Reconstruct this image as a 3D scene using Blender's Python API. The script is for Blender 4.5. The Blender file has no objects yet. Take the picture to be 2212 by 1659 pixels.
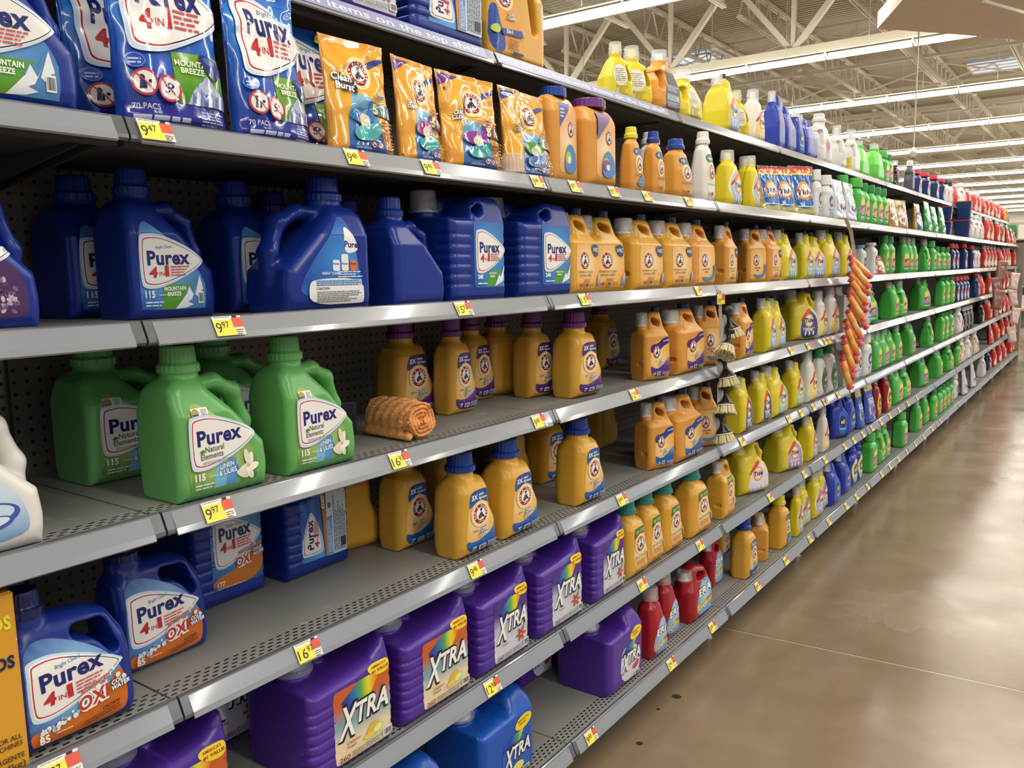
import bpy, bmesh, math, random
import numpy as np
from mathutils import Vector, Matrix
from mathutils.bvhtree import BVHTree
random.seed(7); np.random.seed(7)
C = bpy.context.scene.collection
sc = bpy.context.scene

# ------------------------------------------------------------------ camera
CAMX, CAMZ, FPX = 1.3202, 1.555, 1811.06
YAW, PITCH, ROLL = [math.radians(a) for a in (35.842, -7.698, -1.0624)]
def _axes():
    cy, sy = math.cos(YAW), math.sin(YAW)
    f = Vector((-sy*math.cos(PITCH), cy*math.cos(PITCH), math.sin(PITCH)))
    r = Vector((cy, sy, 0)); u = r.cross(f)
    c, s = math.cos(ROLL), math.sin(ROLL)
    return r*c + u*s, -r*s + u*c, f
AR, AU, AF = _axes()
cam = bpy.data.objects.new('camera', bpy.data.cameras.new('camera')); C.objects.link(cam)
cam.data.sensor_width = 36; cam.data.lens = FPX/2212*36; cam.data.clip_start = .02; cam.data.clip_end = 300
cam.matrix_world = Matrix(((AR.x, AU.x, -AF.x, CAMX), (AR.y, AU.y, -AF.y, 0), (AR.z, AU.z, -AF.z, CAMZ), (0, 0, 0, 1)))
sc.camera = cam
def lin(c):
    return tuple(((v/12.92) if v <= .04045 else ((v+.055)/1.055)**2.4) for v in c)
def hexc(h):
    return lin([int(h[i:i+2], 16)/255 for i in (0, 2, 4)])

# ------------------------------------------------------------------ world, exposure, lamps
sc.view_settings.view_transform = 'Standard'; sc.view_settings.look = 'None'
sc.view_settings.gamma = 1; sc.view_settings.use_curve_mapping = False
sc.view_settings.exposure = 0.0
w = bpy.data.worlds.new('world'); sc.world = w; w.use_nodes = True
w.node_tree.nodes['Background'].inputs[0].default_value = (.80, .86, 1, 1)
w.node_tree.nodes['Background'].inputs[1].default_value = .45
sc.cycles.max_bounces = 6; sc.cycles.diffuse_bounces = 3; sc.cycles.glossy_bounces = 3
sc.cycles.transmission_bounces = 6; sc.cycles.transparent_max_bounces = 10
sc.cycles.caustics_reflective = False; sc.cycles.caustics_refractive = False
sc.cycles.sample_clamp_indirect = 4; sc.cycles.use_denoising = True
LAMP_Z = 6.2
ROWS = [-5.4, 1.2, 7.7, 14.2, 20.4, 26.7, 33.2, 39.7, 46.2, 52.7, 59.2, 65.7, 72.2, 78.7, 85.2, 91.7]
for y in ROWS:                                   # light of each ceiling strip row
    ld = bpy.data.lights.new('strip_light', 'AREA'); ld.shape = 'RECTANGLE'; ld.size = 22; ld.size_y = .3
    ld.energy = 820; ld.color = (1, .955, .87)
    lo = bpy.data.objects.new('strip_light', ld); C.objects.link(lo); lo.location = (1.5, y, LAMP_Z-.09)
    lu = bpy.data.lights.new('strip_uplight', 'AREA'); lu.shape = 'RECTANGLE'; lu.size = 26; lu.size_y = .3; lu.energy = 520; lu.color = (1, .955, .87)
    lo = bpy.data.objects.new('strip_uplight', lu); C.objects.link(lo); lo.location = (-3, y, LAMP_Z+.14); lo.rotation_euler = (math.pi, 0, 0)

# ------------------------------------------------------------------ helpers: objects
def tag(o, label=None, cat=None, group=None, kind=None):
    if label: o['label'] = label
    if cat: o['category'] = cat
    if group: o['group'] = group
    if kind: o['kind'] = kind
    return o
def empty(name, loc=(0, 0, 0), rz=0):
    o = bpy.data.objects.new(name, None); C.objects.link(o); o.location = loc; o.rotation_euler = (0, 0, rz)
    o.empty_display_size = .05
    return o
def mobj(name, me, mat=None, parent=None, smooth=False):
    o = bpy.data.objects.new(name, me); C.objects.link(o)
    if mat is not None and not me.materials: me.materials.append(mat)
    if smooth: me.polygons.foreach_set('use_smooth', [True]*len(me.polygons))
    if parent: o.parent = parent
    return o
def copy_tree(o, parent=None):
    c = o.copy(); C.objects.link(c)
    if parent: c.parent = parent
    for ch in KIDS(o): copy_tree(ch, c)
    return c
_kids = {}
def KIDS(o):
    if o.name not in _kids: _kids[o.name] = list(o.children)
    return _kids[o.name]
def bm_me(bm, name='m'):
    me = bpy.data.meshes.new(name); bm.to_mesh(me); bm.free(); return me
def box(bm, x0, x1, y0, y1, z0, z1):
    v = [bm.verts.new(p) for p in ((x0,y0,z0),(x1,y0,z0),(x1,y1,z0),(x0,y1,z0),(x0,y0,z1),(x1,y0,z1),(x1,y1,z1),(x0,y1,z1))]
    for f in ((0,3,2,1),(4,5,6,7),(0,1,5,4),(1,2,6,5),(2,3,7,6),(3,0,4,7)): bm.faces.new([v[i] for i in f])
def bar(bm, a, b, w, h=None):
    """a rectangular bar from a to b"""
    h = h or w; a = Vector(a); b = Vector(b); d = (b-a).normalized()
    s = d.cross(Vector((0, 0, 1)))
    if s.length < 1e-3: s = Vector((1, 0, 0))
    s.normalize(); t = s.cross(d).normalized(); s *= w/2; t *= h/2
    v = [bm.verts.new(p + q) for p in (a, b) for q in (-s-t, s-t, s+t, -s+t)]
    for f in ((3,2,1,0),(4,5,6,7),(0,1,5,4),(1,2,6,5),(2,3,7,6),(3,0,4,7)): bm.faces.new([v[i] for i in f])
def lathe(bm, prof, n=24, cx=0, cy=0, cap0=True, cap1=True, flute=0, nf=0):
    rings = []
    for k, (r, z) in enumerate(prof):
        ring = []
        for i in range(n):
            a = 2*math.pi*i/n; rr = r*(1+(flute*(1 if i % 2 else -1) if nf and 0 < k < len(prof)-1 else 0))
            ring.append(bm.verts.new((cx+rr*math.cos(a), cy+rr*math.sin(a), z)))
        rings.append(ring)
    for A, B in zip(rings, rings[1:]):
        for i in range(n): bm.faces.new((A[i], A[(i+1) % n], B[(i+1) % n], B[i]))
    if cap0: bm.faces.new(rings[0][::-1])
    if cap1: bm.faces.new(rings[-1])

# ------------------------------------------------------------------ helpers: materials
def mat(name, col, rough=.4, metal=0, bump=0, bscale=60, var=.06, coat=0, emis=None, trans=0, alpha=None, vscale=8, spec=None):
    m = bpy.data.materials.new(name); m.use_nodes = True; nt = m.node_tree; N = nt.nodes; L = nt.links
    b = N['Principled BSDF']; col = hexc(col) if isinstance(col, str) else col
    b.inputs['Roughness'].default_value = rough; b.inputs['Metallic'].default_value = metal
    if coat: b.inputs['Coat Weight'].default_value = coat; b.inputs['Coat Roughness'].default_value = .06
    if spec is not None: b.inputs['Specular IOR Level'].default_value = spec
    tc = N.new('ShaderNodeTexCoord'); no = N.new('ShaderNodeTexNoise'); no.inputs['Scale'].default_value = vscale
    no.inputs['Detail'].default_value = 3; L.new(tc.outputs['Object'], no.inputs['Vector'])
    mx = N.new('ShaderNodeMix'); mx.data_type = 'RGBA'
    mx.inputs[6].default_value = (*[c*(1-var) for c in col], 1); mx.inputs[7].default_value = (*[min(1, c*(1+var)) for c in col], 1)
    L.new(no.outputs['Fac'], mx.inputs[0]); L.new(mx.outputs[2], b.inputs['Base Color'])
    if bump:
        n2 = N.new('ShaderNodeTexNoise'); n2.inputs['Scale'].default_value = bscale; L.new(tc.outputs['Object'], n2.inputs['Vector'])
        bp = N.new('ShaderNodeBump'); bp.inputs['Strength'].default_value = bump; bp.inputs['Distance'].default_value = .01
        L.new(n2.outputs['Fac'], bp.inputs['Height']); L.new(bp.outputs['Normal'], b.inputs['Normal'])
    if emis: b.inputs['Emission Color'].default_value = (*emis[0], 1); b.inputs['Emission Strength'].default_value = emis[1]
    if trans: b.inputs['Transmission Weight'].default_value = trans; b.inputs['IOR'].default_value = 1.12
    if alpha is not None: b.inputs['Alpha'].default_value = alpha
    return m
def vcol_mat(name, rough=.35, coat=0, bump=0, bscale=40):
    m = mat(name, (.5, .5, .5), rough, coat=coat, bump=bump, bscale=bscale); nt = m.node_tree
    a = nt.nodes.new('ShaderNodeAttribute'); a.attribute_name = 'Col'
    nt.links.new(a.outputs['Color'], nt.nodes['Principled BSDF'].inputs['Base Color']); return m

# ------------------------------------------------------------------ helpers: implicit surfaces (bottles, jugs)
def poly_sd(P, X, Z):
    """signed distance to polygon P on the arrays X, Z"""
    P = np.array(P, float); d = np.full(X.shape, 1e9); s = np.ones(X.shape)
    n = len(P)
    for i in range(n):
        a, b = P[i], P[i-1]; e = b-a; wx = X-a[0]; wz = Z-a[1]
        t = np.clip((wx*e[0]+wz*e[1])/(e@e), 0, 1); d = np.minimum(d, (wx-e[0]*t)**2+(wz-e[1]*t)**2)
        c1 = Z >= a[1]; c2 = Z < b[1]; c3 = e[0]*wz > e[1]*wx
        s = np.where((c1 & c2 & c3) | (~c1 & ~c2 & ~c3), -s, s)
    return s*np.sqrt(d)
def smin(a, b, k):
    h = np.clip(.5+.5*(b-a)/k, 0, 1); return b*(1-h)+a*h-k*h*(1-h)
def smax(a, b, k): return -smin(-a, -b, k)
def seg_sd(p, q, r0, r1, X, Y, Z, sy=1.):
    p = np.array(p, float); q = np.array(q, float); e = q-p
    t = np.clip(((X-p[0])*e[0]+(Y-p[1])*e[1]+(Z-p[2])*e[2])/(e@e+1e-12), 0, 1)
    return np.sqrt((X-p[0]-e[0]*t)**2+((Y-p[1]-e[1]*t)*sy)**2+(Z-p[2]-e[2]*t)**2)-(r0+(r1-r0)*t)
def box_sd(c, h, r, X, Y, Z):
    a = np.maximum(np.abs(X-c[0])-h[0]+r, 0); b = np.maximum(np.abs(Y-c[1])-h[1]+r, 0); e = np.maximum(np.abs(Z-c[2])-h[2]+r, 0)
    return np.sqrt(a*a+b*b+e*e)-r
def surface_nets(fn, lo, hi, h):
    ax = [np.arange(lo[i]-2*h, hi[i]+2.5*h, h) for i in range(3)]
    X, Y, Z = np.meshgrid(*ax, indexing='ij', sparse=True); F = fn(X, Y, Z)
    F = np.broadcast_to(F, (len(ax[0]), len(ax[1]), len(ax[2]))); F = np.where(F == 0, 1e-9, F)
    n = np.array(F.shape)-1; S = F < 0
    acc = np.zeros((*n, 3)); cnt = np.zeros(n)
    for d in range(3):
        o1, o2 = [k for k in range(3) if k != d]
        for i in (0, 1):
            for j in (0, 1):
                sl = [slice(0, n[0]), slice(0, n[1]), slice(0, n[2])]
                sl[o1] = slice(i, n[o1]+i); sl[o2] = slice(j, n[o2]+j)
                s2 = list(sl); s2[d] = slice(1, n[d]+1); A = F[tuple(sl)]; B = F[tuple(s2)]
                m = (A < 0) != (B < 0); t = np.where(m, A/np.where(m, A-B, 1), 0)
                acc[..., d] += t; acc[..., o1] += m*i; acc[..., o2] += m*j; cnt += m
    act = cnt > 0; idx = -np.ones(n, int); idx[act] = np.arange(act.sum())
    I = np.argwhere(act); V = (I+acc[act]/cnt[act][:, None])*h + np.array([a[0] for a in ax])
    Q = []
    for d in range(3):
        o1, o2 = [(1, 2), (2, 0), (0, 1)][d]
        sl = [slice(1, n[0]), slice(1, n[1]), slice(1, n[2])]; sl[d] = slice(0, n[d]); s2 = list(sl); s2[d] = slice(1, n[d]+1)
        a = S[tuple(sl)]; b = S[tuple(s2)]; base = np.array([1, 1, 1]); base[d] = 0
        for flag, rev in ((a & ~b, False), (~a & b, True)):
            e = np.argwhere(flag)+base
            if not len(e): continue
            e1 = np.eye(3, dtype=int)[o1]; e2 = np.eye(3, dtype=int)[o2]
            q = [e-e1-e2, e-e2, e, e-e1]; q = np.stack([idx[tuple(k.T)] for k in q], 1)
            Q.append(q[:, ::-1] if rev else q)
    Q = np.concatenate(Q); me = bpy.data.meshes.new('body')
    me.vertices.add(len(V)); me.vertices.foreach_set('co', V.astype(np.float32).ravel())
    me.loops.add(Q.size); me.loops.foreach_set('vertex_index', Q.ravel().astype(np.int32))
    me.polygons.add(len(Q)); me.polygons.foreach_set('loop_start', (np.arange(len(Q))*4).astype(np.int32))
    me.update(calc_edges=True)
    me.polygons.foreach_set('use_smooth', [True]*len(Q))
    return me
# ------------------------------------------------------------------ printed artwork: flat coloured shapes laid onto the packages
_txt = {}
def glyphs(s, bold=0, shear=0):
    k = (s, bold, shear)
    if k not in _txt:
        cu = bpy.data.curves.new('t', 'FONT'); cu.body = s; cu.size = 1; cu.offset = bold; cu.shear = shear; cu.resolution_u = 3
        cu.space_character = 1+bold*1.6
        o = bpy.data.objects.new('t', cu); me = bpy.data.meshes.new_from_object(o)
        V = np.zeros(len(me.vertices)*3); me.vertices.foreach_get('co', V); V = V.reshape(-1, 3)[:, :2]
        F = [tuple(p.vertices) for p in me.polygons]
        if len(V): V = V-[V[:, 0].min(), 0]
        _txt[k] = (V, F); bpy.data.objects.remove(o); bpy.data.curves.remove(cu); bpy.data.meshes.remove(me)
    return _txt[k]
class Art:
    def __init__(s): s.L = []; s.n = 0; s.pre = None
    def add(s, V, F, col, up=True):
        V = np.array(V, float).reshape(-1, 2)
        if up: s.n += 1
        s.L.append((V, F, col if callable(col) else hexc(col), s.n)); return s
    def poly(s, pts, col, up=True): return s.add(pts, [tuple(range(len(pts)))], col, up)
    def rect(s, x0, x1, z0, z1, col, up=True): return s.poly([(x0, z0), (x1, z0), (x1, z1), (x0, z1)], col, up)
    def rrect(s, x0, x1, z0, z1, r, col, up=True):
        P = []
        for cx, cz, a0 in ((x1-r, z0+r, -90), (x1-r, z1-r, 0), (x0+r, z1-r, 90), (x0+r, z0+r, 180)):
            for k in range(5): a = math.radians(a0+k*22.5); P.append((cx+r*math.cos(a), cz+r*math.sin(a)))
        return s.poly(P, col, up)
    def ell(s, cx, cz, rx, rz, col, n=28, up=True, rot=0):
        c, q = math.cos(rot), math.sin(rot)
        return s.poly([(cx+rx*math.cos(a)*c-rz*math.sin(a)*q, cz+rx*math.cos(a)*q+rz*math.sin(a)*c) for a in [2*math.pi*i/n for i in range(n)]], col, up)
    def blob(s, P, col, it=3, up=True):
        """a smooth closed shape through control points"""
        P = [np.array(p, float) for p in P]
        for _ in range(it):
            Q = []
            for i in range(len(P)):
                a, b = P[i], P[(i+1) % len(P)]; Q += [a*.75+b*.25, a*.25+b*.75]
            P = Q
        return s.poly(P, col, up)
    def text(s, t, x, z, size, col, bold=.02, shear=0, rot=0, al='l', width=None, out=None, up=True):
        if out: s.text(t, x, z, size, out[0], bold+out[1], shear, rot, al, width and (width*1.0), None, up)
        V, F = glyphs(t, bold, shear)
        if not len(V): return s
        base = glyphs(t, bold-(0 if not out else 0), shear)[0][:, 0].max(); sx = size if width is None else width/base
        V = V*[sx, size]; W = base*sx
        V = V-[{'l': 0, 'c': W/2, 'r': W}[al], 0]; c, q = math.cos(rot), math.sin(rot)
        V = V@np.array([[c, q], [-q, c]])+[x, z]
        return s.add(V, F, col, up)
    def arc(s, t, cx, cz, r, size, col, a0, a1, bold=.03):
        """letters set round a ring from angle a0 to a1 (degrees)"""
        s.n += 1
        for i, ch in enumerate(t):
            if ch == ' ': continue
            a = math.radians(a0+(a1-a0)*i/(len(t)-1)); inward = a0 < a1
            s.text(ch, cx+r*math.cos(a), cz+r*math.sin(a), size, col, bold, 0, a-math.pi/2+(math.pi if inward else 0), 'c', up=False)
        return s
    def print_(s, x0, x1, z1, n, dz, col, h=None, rot=0, seed=1):
        """lines of print too small to read"""
        rnd = random.Random(seed); s.n += 1; h = h or dz*.45; c, q = math.cos(rot), math.sin(rot)
        for i in range(n):
            z = z1-i*dz; x = x0; end = x1-(x1-x0)*rnd.random()*.35
            while x < end:
                w = min(rnd.uniform(.4, 1.4)*dz*2.2, end-x)
                P = [(x, z-h), (x+w, z-h), (x+w, z), (x, z)]
                s.poly([(x0+(a-x0)*c-(b-z1)*q, z1+(a-x0)*q+(b-z1)*c) for a, b in P], col, False); x += w+dz*.35
        return s
    def barcode(s, x0, x1, z0, z1, bg='f4f4f4', seed=2):
        rnd = random.Random(seed); s.rect(x0, x1, z0, z1, bg); s.n += 1; x = x0+.08*(x1-x0); e = x1-.08*(x1-x0); m = (z1-z0)*.12
        while x < e:
            w = rnd.choice((.02, .03, .05))*(x1-x0); s.rect(x, min(x+w, e), z0+m, z1-m, '20222a', False); x += w+rnd.choice((.025, .04))*(x1-x0)
        return s
    def move(s, dx=0, dz=0, sx=1, sz=1, rot=0):
        c, q = math.cos(rot), math.sin(rot)
        s.L = [((V*[sx, sz])@np.array([[c, q], [-q, c]])+[dx, dz], F, col, n) for V, F, col, n in s.L]; return s
def grad(stops, axis=0, a=0, b=1):
    """a printed colour ramp along u (axis 0) or v (axis 1)"""
    cs = [hexc(c) for c in stops]
    def f(u, v):
        t = min(max(((u if axis == 0 else v)-a)/(b-a), 0), .9999)*(len(cs)-1); i = int(t); t -= i
        return tuple(cs[i][k]*(1-t)+cs[i+1][k]*t for k in range(3))
    return f
def burst(cx, cz, r, c0, c1, rays=26, c2=None):
    """printed sunburst: light in the middle, rays running outward"""
    A, B = hexc(c0), hexc(c1); D = hexc(c2 or c1)
    def f(u, v):
        d = math.hypot(u-cx, v-cz)/r; t = min(d, 1)**.8; k = .5+.5*math.sin(math.atan2(v-cz, u-cx)*rays)
        q = min(1, max(0, d-.5))*.35*k
        return tuple((A[i]*(1-t)+B[i]*t)*(1-q)+A[i]*q for i in range(3))
    return f
def lay(art, me, view='front', step=.009, off=.00028, name='label', lift=.0004):
    """cuts the artwork into small pieces and lays it on the package surface"""
    bm = bmesh.new(); col = bm.verts.layers.float_color.new('Col'); ly = bm.verts.layers.float.new('ly')
    fns = []
    for V, F, c, n in art.L:
        vs = [bm.verts.new((p[0], 0, p[1])) for p in V]
        fi = len(fns); fns.append(c)
        for v in vs: v[ly] = n+fi*1000.; v[col] = (*(c if not callable(c) else (0, 0, 0)), 1)
        for f in F:
            try: bm.faces.new([vs[i] for i in f])
            except ValueError: pass
    bmesh.ops.triangulate(bm, faces=[f for f in bm.faces if len(f.verts) > 4], ngon_method='EAR_CLIP')
    xs = [v.co.x for v in bm.verts]; zs = [v.co.z for v in bm.verts]
    for ax, lo, hi in ((0, min(xs), max(xs)), (2, min(zs), max(zs))):
        k = int((hi-lo)/step)
        for i in range(1, k+1):
            p = [0, 0, 0]; nn = [0, 0, 0]; p[ax] = lo+(hi-lo)*i/(k+1); nn[ax] = 1
            bmesh.ops.bisect_plane(bm, geom=bm.verts[:]+bm.edges[:]+bm.faces[:], plane_co=p, plane_no=nn)
    fine = lambda v: callable(fns[int((v[ly]+.01)/1000)])
    if step > .0095:
        for ax, lo, hi in ((0, min(xs), max(xs)), (2, min(zs), max(zs))):
            k = int((hi-lo)/.007)
            for i in range(1, k+1):
                p = [0, 0, 0]; nn = [0, 0, 0]; p[ax] = lo+(hi-lo)*(i+.37)/(k+1); nn[ax] = 1
                F = [f for f in bm.faces if fine(f.verts[0])]
                if F: bmesh.ops.bisect_plane(bm, geom=F+list({e for f in F for e in f.edges})+list({v for f in F for v in f.verts}), plane_co=p, plane_no=nn)
    sv = bmesh.new(); sv.from_mesh(me); tree = BVHTree.FromBMesh(sv); sv.free()
    last = None; T = []; miss = []
    for v in bm.verts:
        u, z = v.co.x, v.co.z; o, d = {'front': (Vector((u, -1, z)), Vector((0, 1, 0))), 'back': (Vector((-u, 1, z)), Vector((0, -1, 0))), 'left': (Vector((-1, -u, z)), Vector((1, 0, 0)))}[view]
        h = tree.ray_cast(o, d); T.append(h[3] if h[0] is not None else None)
    tl = sorted(t for t in T if t is not None); lim = tl[len(tl)//3]+.03
    for v in bm.verts:
        fi, n = divmod(v[ly]+.01, 1000); u, z = v.co.x, v.co.z; c = fns[int(fi+1e-6)]
        if callable(c): v[col] = (*c(u, z), 1)
        if view == 'front': o, d = Vector((u, -1, z)), Vector((0, 1, 0))
        elif view == 'back': o, d = Vector((-u, 1, z)), Vector((0, -1, 0))
        elif view == 'left': o, d = Vector((-1, -u, z)), Vector((1, 0, 0))
        else: o, d = Vector((1, u, z)), Vector((-1, 0, 0))
        h = tree.ray_cast(o, d)
        if h[0] is None or h[3] > lim: t = lim; miss.append(v)
        else: t = h[3]; last = t
        v.co = o+d*(t-lift-off*n)
    if len(miss) < len(bm.verts)*.5: bmesh.ops.delete(bm, geom=miss, context='VERTS')
    if view:
        bmesh.ops.recalc_face_normals(bm, faces=bm.faces[:])
    out = bpy.data.meshes.new(name); bm.to_mesh(out); bm.free()
    out.polygons.foreach_set('use_smooth', [True]*len(out.polygons)); return out

# --- wordmarks and emblems that repeat
def hammer_logo(A, cx, cz, r, glow=True):
    if glow: A.ell(cx, cz, r*1.35, r*1.35, 'f8dc8c'); A.ell(cx, cz, r*1.1, r*1.1, 'fbf3dc')
    A.ell(cx, cz, r, r, 'a31f2c'); A.arc('ARM & HAMMER', cx, cz, r*.74, r*.3, 'f8f4ee', 205, -25, .03)
    A.ell(cx, cz, r*.66, r*.66, 'f8f4ee')
    k = r/10
    A.poly([(cx+a*k, cz+b*k) for a, b in ((-1, 5.4), (2.2, 5.8), (2.4, 3.6), (-.6, 3.2))], '22222a')          # hammer head
    A.poly([(cx+a*k, cz+b*k) for a, b in ((.2, 3.4), (1.1, 3.5), (.5, -4.6), (-.3, -4.6))], '22222a')         # shaft
    A.poly([(cx+a*k, cz+b*k) for a, b in ((-1.6, 1.2), (1.9, 1.6), (2.3, -.4), (4.6, -3.0), (3.6, -4.4), (.4, -2.2), (-1.8, -.6))], '3a3a40')
    A.poly([(cx+a*k, cz+b*k) for a, b in ((-1.4, -.6), (-.2, -1.4), (-1.6, -4.9), (-3.4, -4.3), (-3.6, -.9))], '3a3a40')
    A.print_(cx-r*.42, cx+r*.42, cz-r*.72, 1, r*.14, 'f8e8d8')
    return A
def egg(A, x0, x1, z0, z1, edge=.0025):
    """the white three-cornered wordmark field"""
    w, h = x1-x0, z1-z0
    P = [(0, .10), (0, .92), (.04, 1.0), (.30, 1.02), (.72, .80), (1.02, .56), (1.02, .50), (.80, .26), (.30, -.02), (.05, -.02)]
    f = lambda e: [(x0+w/2+(a-.5)*(w+2*e), z0+h/2+(b-.5)*(h+2*e)) for a, b in P]
    A.blob(f(edge*3.4), 'cfe4f4', 3); A.blob(f(edge*1.5), 'fbfdff', 3)
    A.blob(f(edge*.6), lambda u, v: hexc('c03038') if u < x0+w*.42 else hexc('1c2440'), 3); A.blob(f(-edge*.2), 'f1efea', 3)
    return A
def oxi(A, x, z, s, rot=.12):
    A.text('OXI', x+s*.25, z+s*.78, s, 'f8f8f8', .03, .3, rot, width=s*1.5, out=('15151c', .07))
    A.text('CLEAN', x-s*.1, z, s*.85, 'f8f8f8', .03, .3, rot, width=s*2.3, out=('15151c', .07))
    return A
def purex(A, x, z, w, h, rot=0, sub='4in1'):
    A.text('Purex', x, z, h*1.32, '1b2470', .035, 0, rot, width=w)
    if sub == '4in1':
        A.text('4', x+w*.02, z-h*.85, h*.95, 'c02a30', .04, .1, rot, width=w*.2); A.text('IN', x+w*.25, z-h*.75, h*.42, 'c02a30', 0, 0, rot, width=w*.12)
        A.text('1', x+w*.39, z-h*.75, h*.95, 'c02a30', .05, 0, rot, width=w*.09); A.print_(x+w*.52, x+w*.98, z-h*.1, 4, h*.19, 'c5555a', rot=rot)
    return A

def art_mountain(green=False):
    A = Art()
    P = [(-.088, .028), (-.083, .022), (.078, .022), (.086, .03), (.086, .075), (.06, .108), (-.052, .19), (-.07, .19), (-.082, .17), (-.088, .12)]
    A.blob(P, burst(-.02, .115, .12, *(('f6ffa0', '2f8a30') if green else ('7fd0f8', '1c4fae'))), 2)
    if green:
        A.poly([(-.03, .024), (.02, .024), (.035, .07), (-.02, .07)], '7fc0dc'); A.poly([(.0, .024), (.03, .024), (.03, .075), (.012, .078)], '5a9ad8')
        A.text('LINEN', -.012, .058, .013, 'f0f8ff', .03, 0, .08, out=('3a74b8', .06)); A.text('& LILIES', -.016, .045, .013, 'f0f8ff', .03, 0, .08, out=('3a74b8', .06))
        for i, (a, b, r) in enumerate(((.052, .05, .3), (.066, .062, 1.3), (.045, .04, -.4), (.062, .042, -1.0), (.07, .05, .2), (.058, .07, 1.9))):
            A.ell(a, b, .018, .0075, ('f3f0df', 'faf8ee', 'e8e4cc')[i % 3], rot=r)
        A.ell(.060, .054, .004, .004, 'd8c860')
        A.rrect(-.075, -.035, .166, .181, .003, 'f0f0ee'); A.ell(-.066, .172, .009, .008, 'b09a3c'); A.poly([(-.074, .17), (-.058, .17), (-.062, .163), (-.07, .163)], '30508c'); A.print_(-.052, -.038, .178, 4, .003, '8c8c8c')
    else:
        A.poly([(-.035, .022), (.03, .022), (.05, .07), (-.03, .07)], '5c9a2c')
        A.poly([(.0, .022), (.083, .022), (.085, .07), (.066, .088), (.05, .062), (.04, .068), (.025, .045)], '4a86bc')
        for q in ([(.02, .03), (.04, .066), (.05, .05), (.06, .066), (.045, .04)], [(.055, .05), (.07, .088), (.078, .06), (.068, .055), (.074, .04), (.062, .045)], [(.0, .022), (.03, .05), (.035, .035), (.05, .03), (.03, .024)]): A.poly(q, 'e6eef4')
        A.text('MOUNTAIN', -.028, .058, .0105, 'f4fff0', .04, 0, .02); A.text('BREEZE', -.02, .048, .0105, 'f4fff0', .04, 0, .02)
        A.barcode(.062, .078, .032, .055)
    egg(A, -.078, .074, .073, .158)
    A.text('Bright Clean!', -.045, .138, .008, '3f74a8', .01, .2, .06) if not green else None
    if green:
        purex(A, -.068, .11, .112, .030, .03, None)
        A.text('Natural', -.05, .096, .0155, '3c6a34', .012, 0, .04); A.text('Elements', -.062, .083, .0155, '6a6a44', .012, 0, .04)
        A.blob([(-.066, .097), (-.058, .103), (-.05, .100), (-.056, .094)], '3c8a34'); A.print_(-.058, .01, .079, 2, .003, '8aa0b0')
    else: purex(A, -.068, .108, .112, .028, .02)
    A.text('115', -.08, .046, .018, 'f6f6f2', .04); A.print_(-.08, -.03, .038, 2, .006, 'dce4ee'); A.print_(-.045, -.02, .051, 1, .003, 'dce4ee')
    return A
def art_advanced(n='85'):
    A = Art()
    A.blob([(-.09, .02), (-.08, .012), (.07, .012), (.088, .03), (.084, .085), (.05, .135), (-.03, .178), (-.075, .18), (-.09, .15)], burst(-.0, .10, .11, 'a8dcf8', '1c4fa4'), 2)
    A.blob([(-.089, .02), (-.08, .012), (.07, .012), (.088, .03), (.085, .08), (.072, .096), (.05, .062), (0, .045), (-.04, .038), (-.089, .04)], 'cf6c26', 2)
    egg(A, -.079, .07, .062, .145); A.text('Bright Clean!', -.04, .130, .0085, '3f74a8', .01, .2, .1)
    purex(A, -.066, .1, .112, .030, .08)
    rnd = random.Random(5); A.n += 1
    for i in range(34): a = rnd.random(); A.ell(-.075+a*.14, .036+a*a*.06+rnd.uniform(-.006, .006), r := rnd.uniform(.0015, .005), r, rnd.choice(('dfeaf4', 'f4f8fa', 'a8c4e0')), 10, False)
    A.text('ADVANCED', .0, .073, .0105, 'c8452c', .03, 0, .22, width=.056, out=('f4e4dc', .04)); A.text('OXI', -.005, .045, .031, 'c03a2c', .03, .15, .16, width=.058, out=('faf4f0', .11))
    A.text('COLD', .056, .068, .010, 'ffffff', .04, .2, .15, out=('2a4a80', .06)); A.text('WATER', .055, .059, .010, 'ffffff', .04, .2, .15, out=('2a4a80', .06)); A.ell(.068, .083, .005, .005, 'f8e8e0', 6); A.ell(.078, .078, .004, .004, 'f8e8e0', 6)
    A.text('CAUTION', .035, .034, .007, '2c2018', .03, 0, .12); A.print_(.0, .07, .027, 2, .004, '5c3018', rot=.12)
    A.text(n, -.078, .020, .017, 'f8f4e8', .04, 0, .05); A.print_(-.05, -.02, .03, 1, .003, 'f4e4c8')
    return A
def art_240():
    A = Art(); A.rrect(-.03, .1, .035, .19, .006, burst(.035, .12, .11, '58b4f0', '1c4ca8'))
    A.poly([(.02, .037), (.06, .037), (.085, .075), (.03, .075)], '4c9a2c'); A.poly([(.05, .037), (.098, .037), (.098, .09), (.085, .07), (.075, .066)], '4a86bc')
    A.poly([(.055, .037), (.075, .066), (.08, .058), (.098, .088), (.092, .05), (.08, .045)], 'e6eef4'); A.text('MOUNTAIN', .03, .066, .006, 'f4fff0', .03); A.text('BREEZE', .034, .059, .006, 'f4fff0', .03)
    egg(A, -.018, .094, .077, .165, .002); purex(A, -.010, .118, .086, .026, .01)
    A.text('240', -.022, .056, .014, 'f6f6f2', .04); A.print_(-.022, .02, .046, 1, .007, 'dce4ee'); return A
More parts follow.
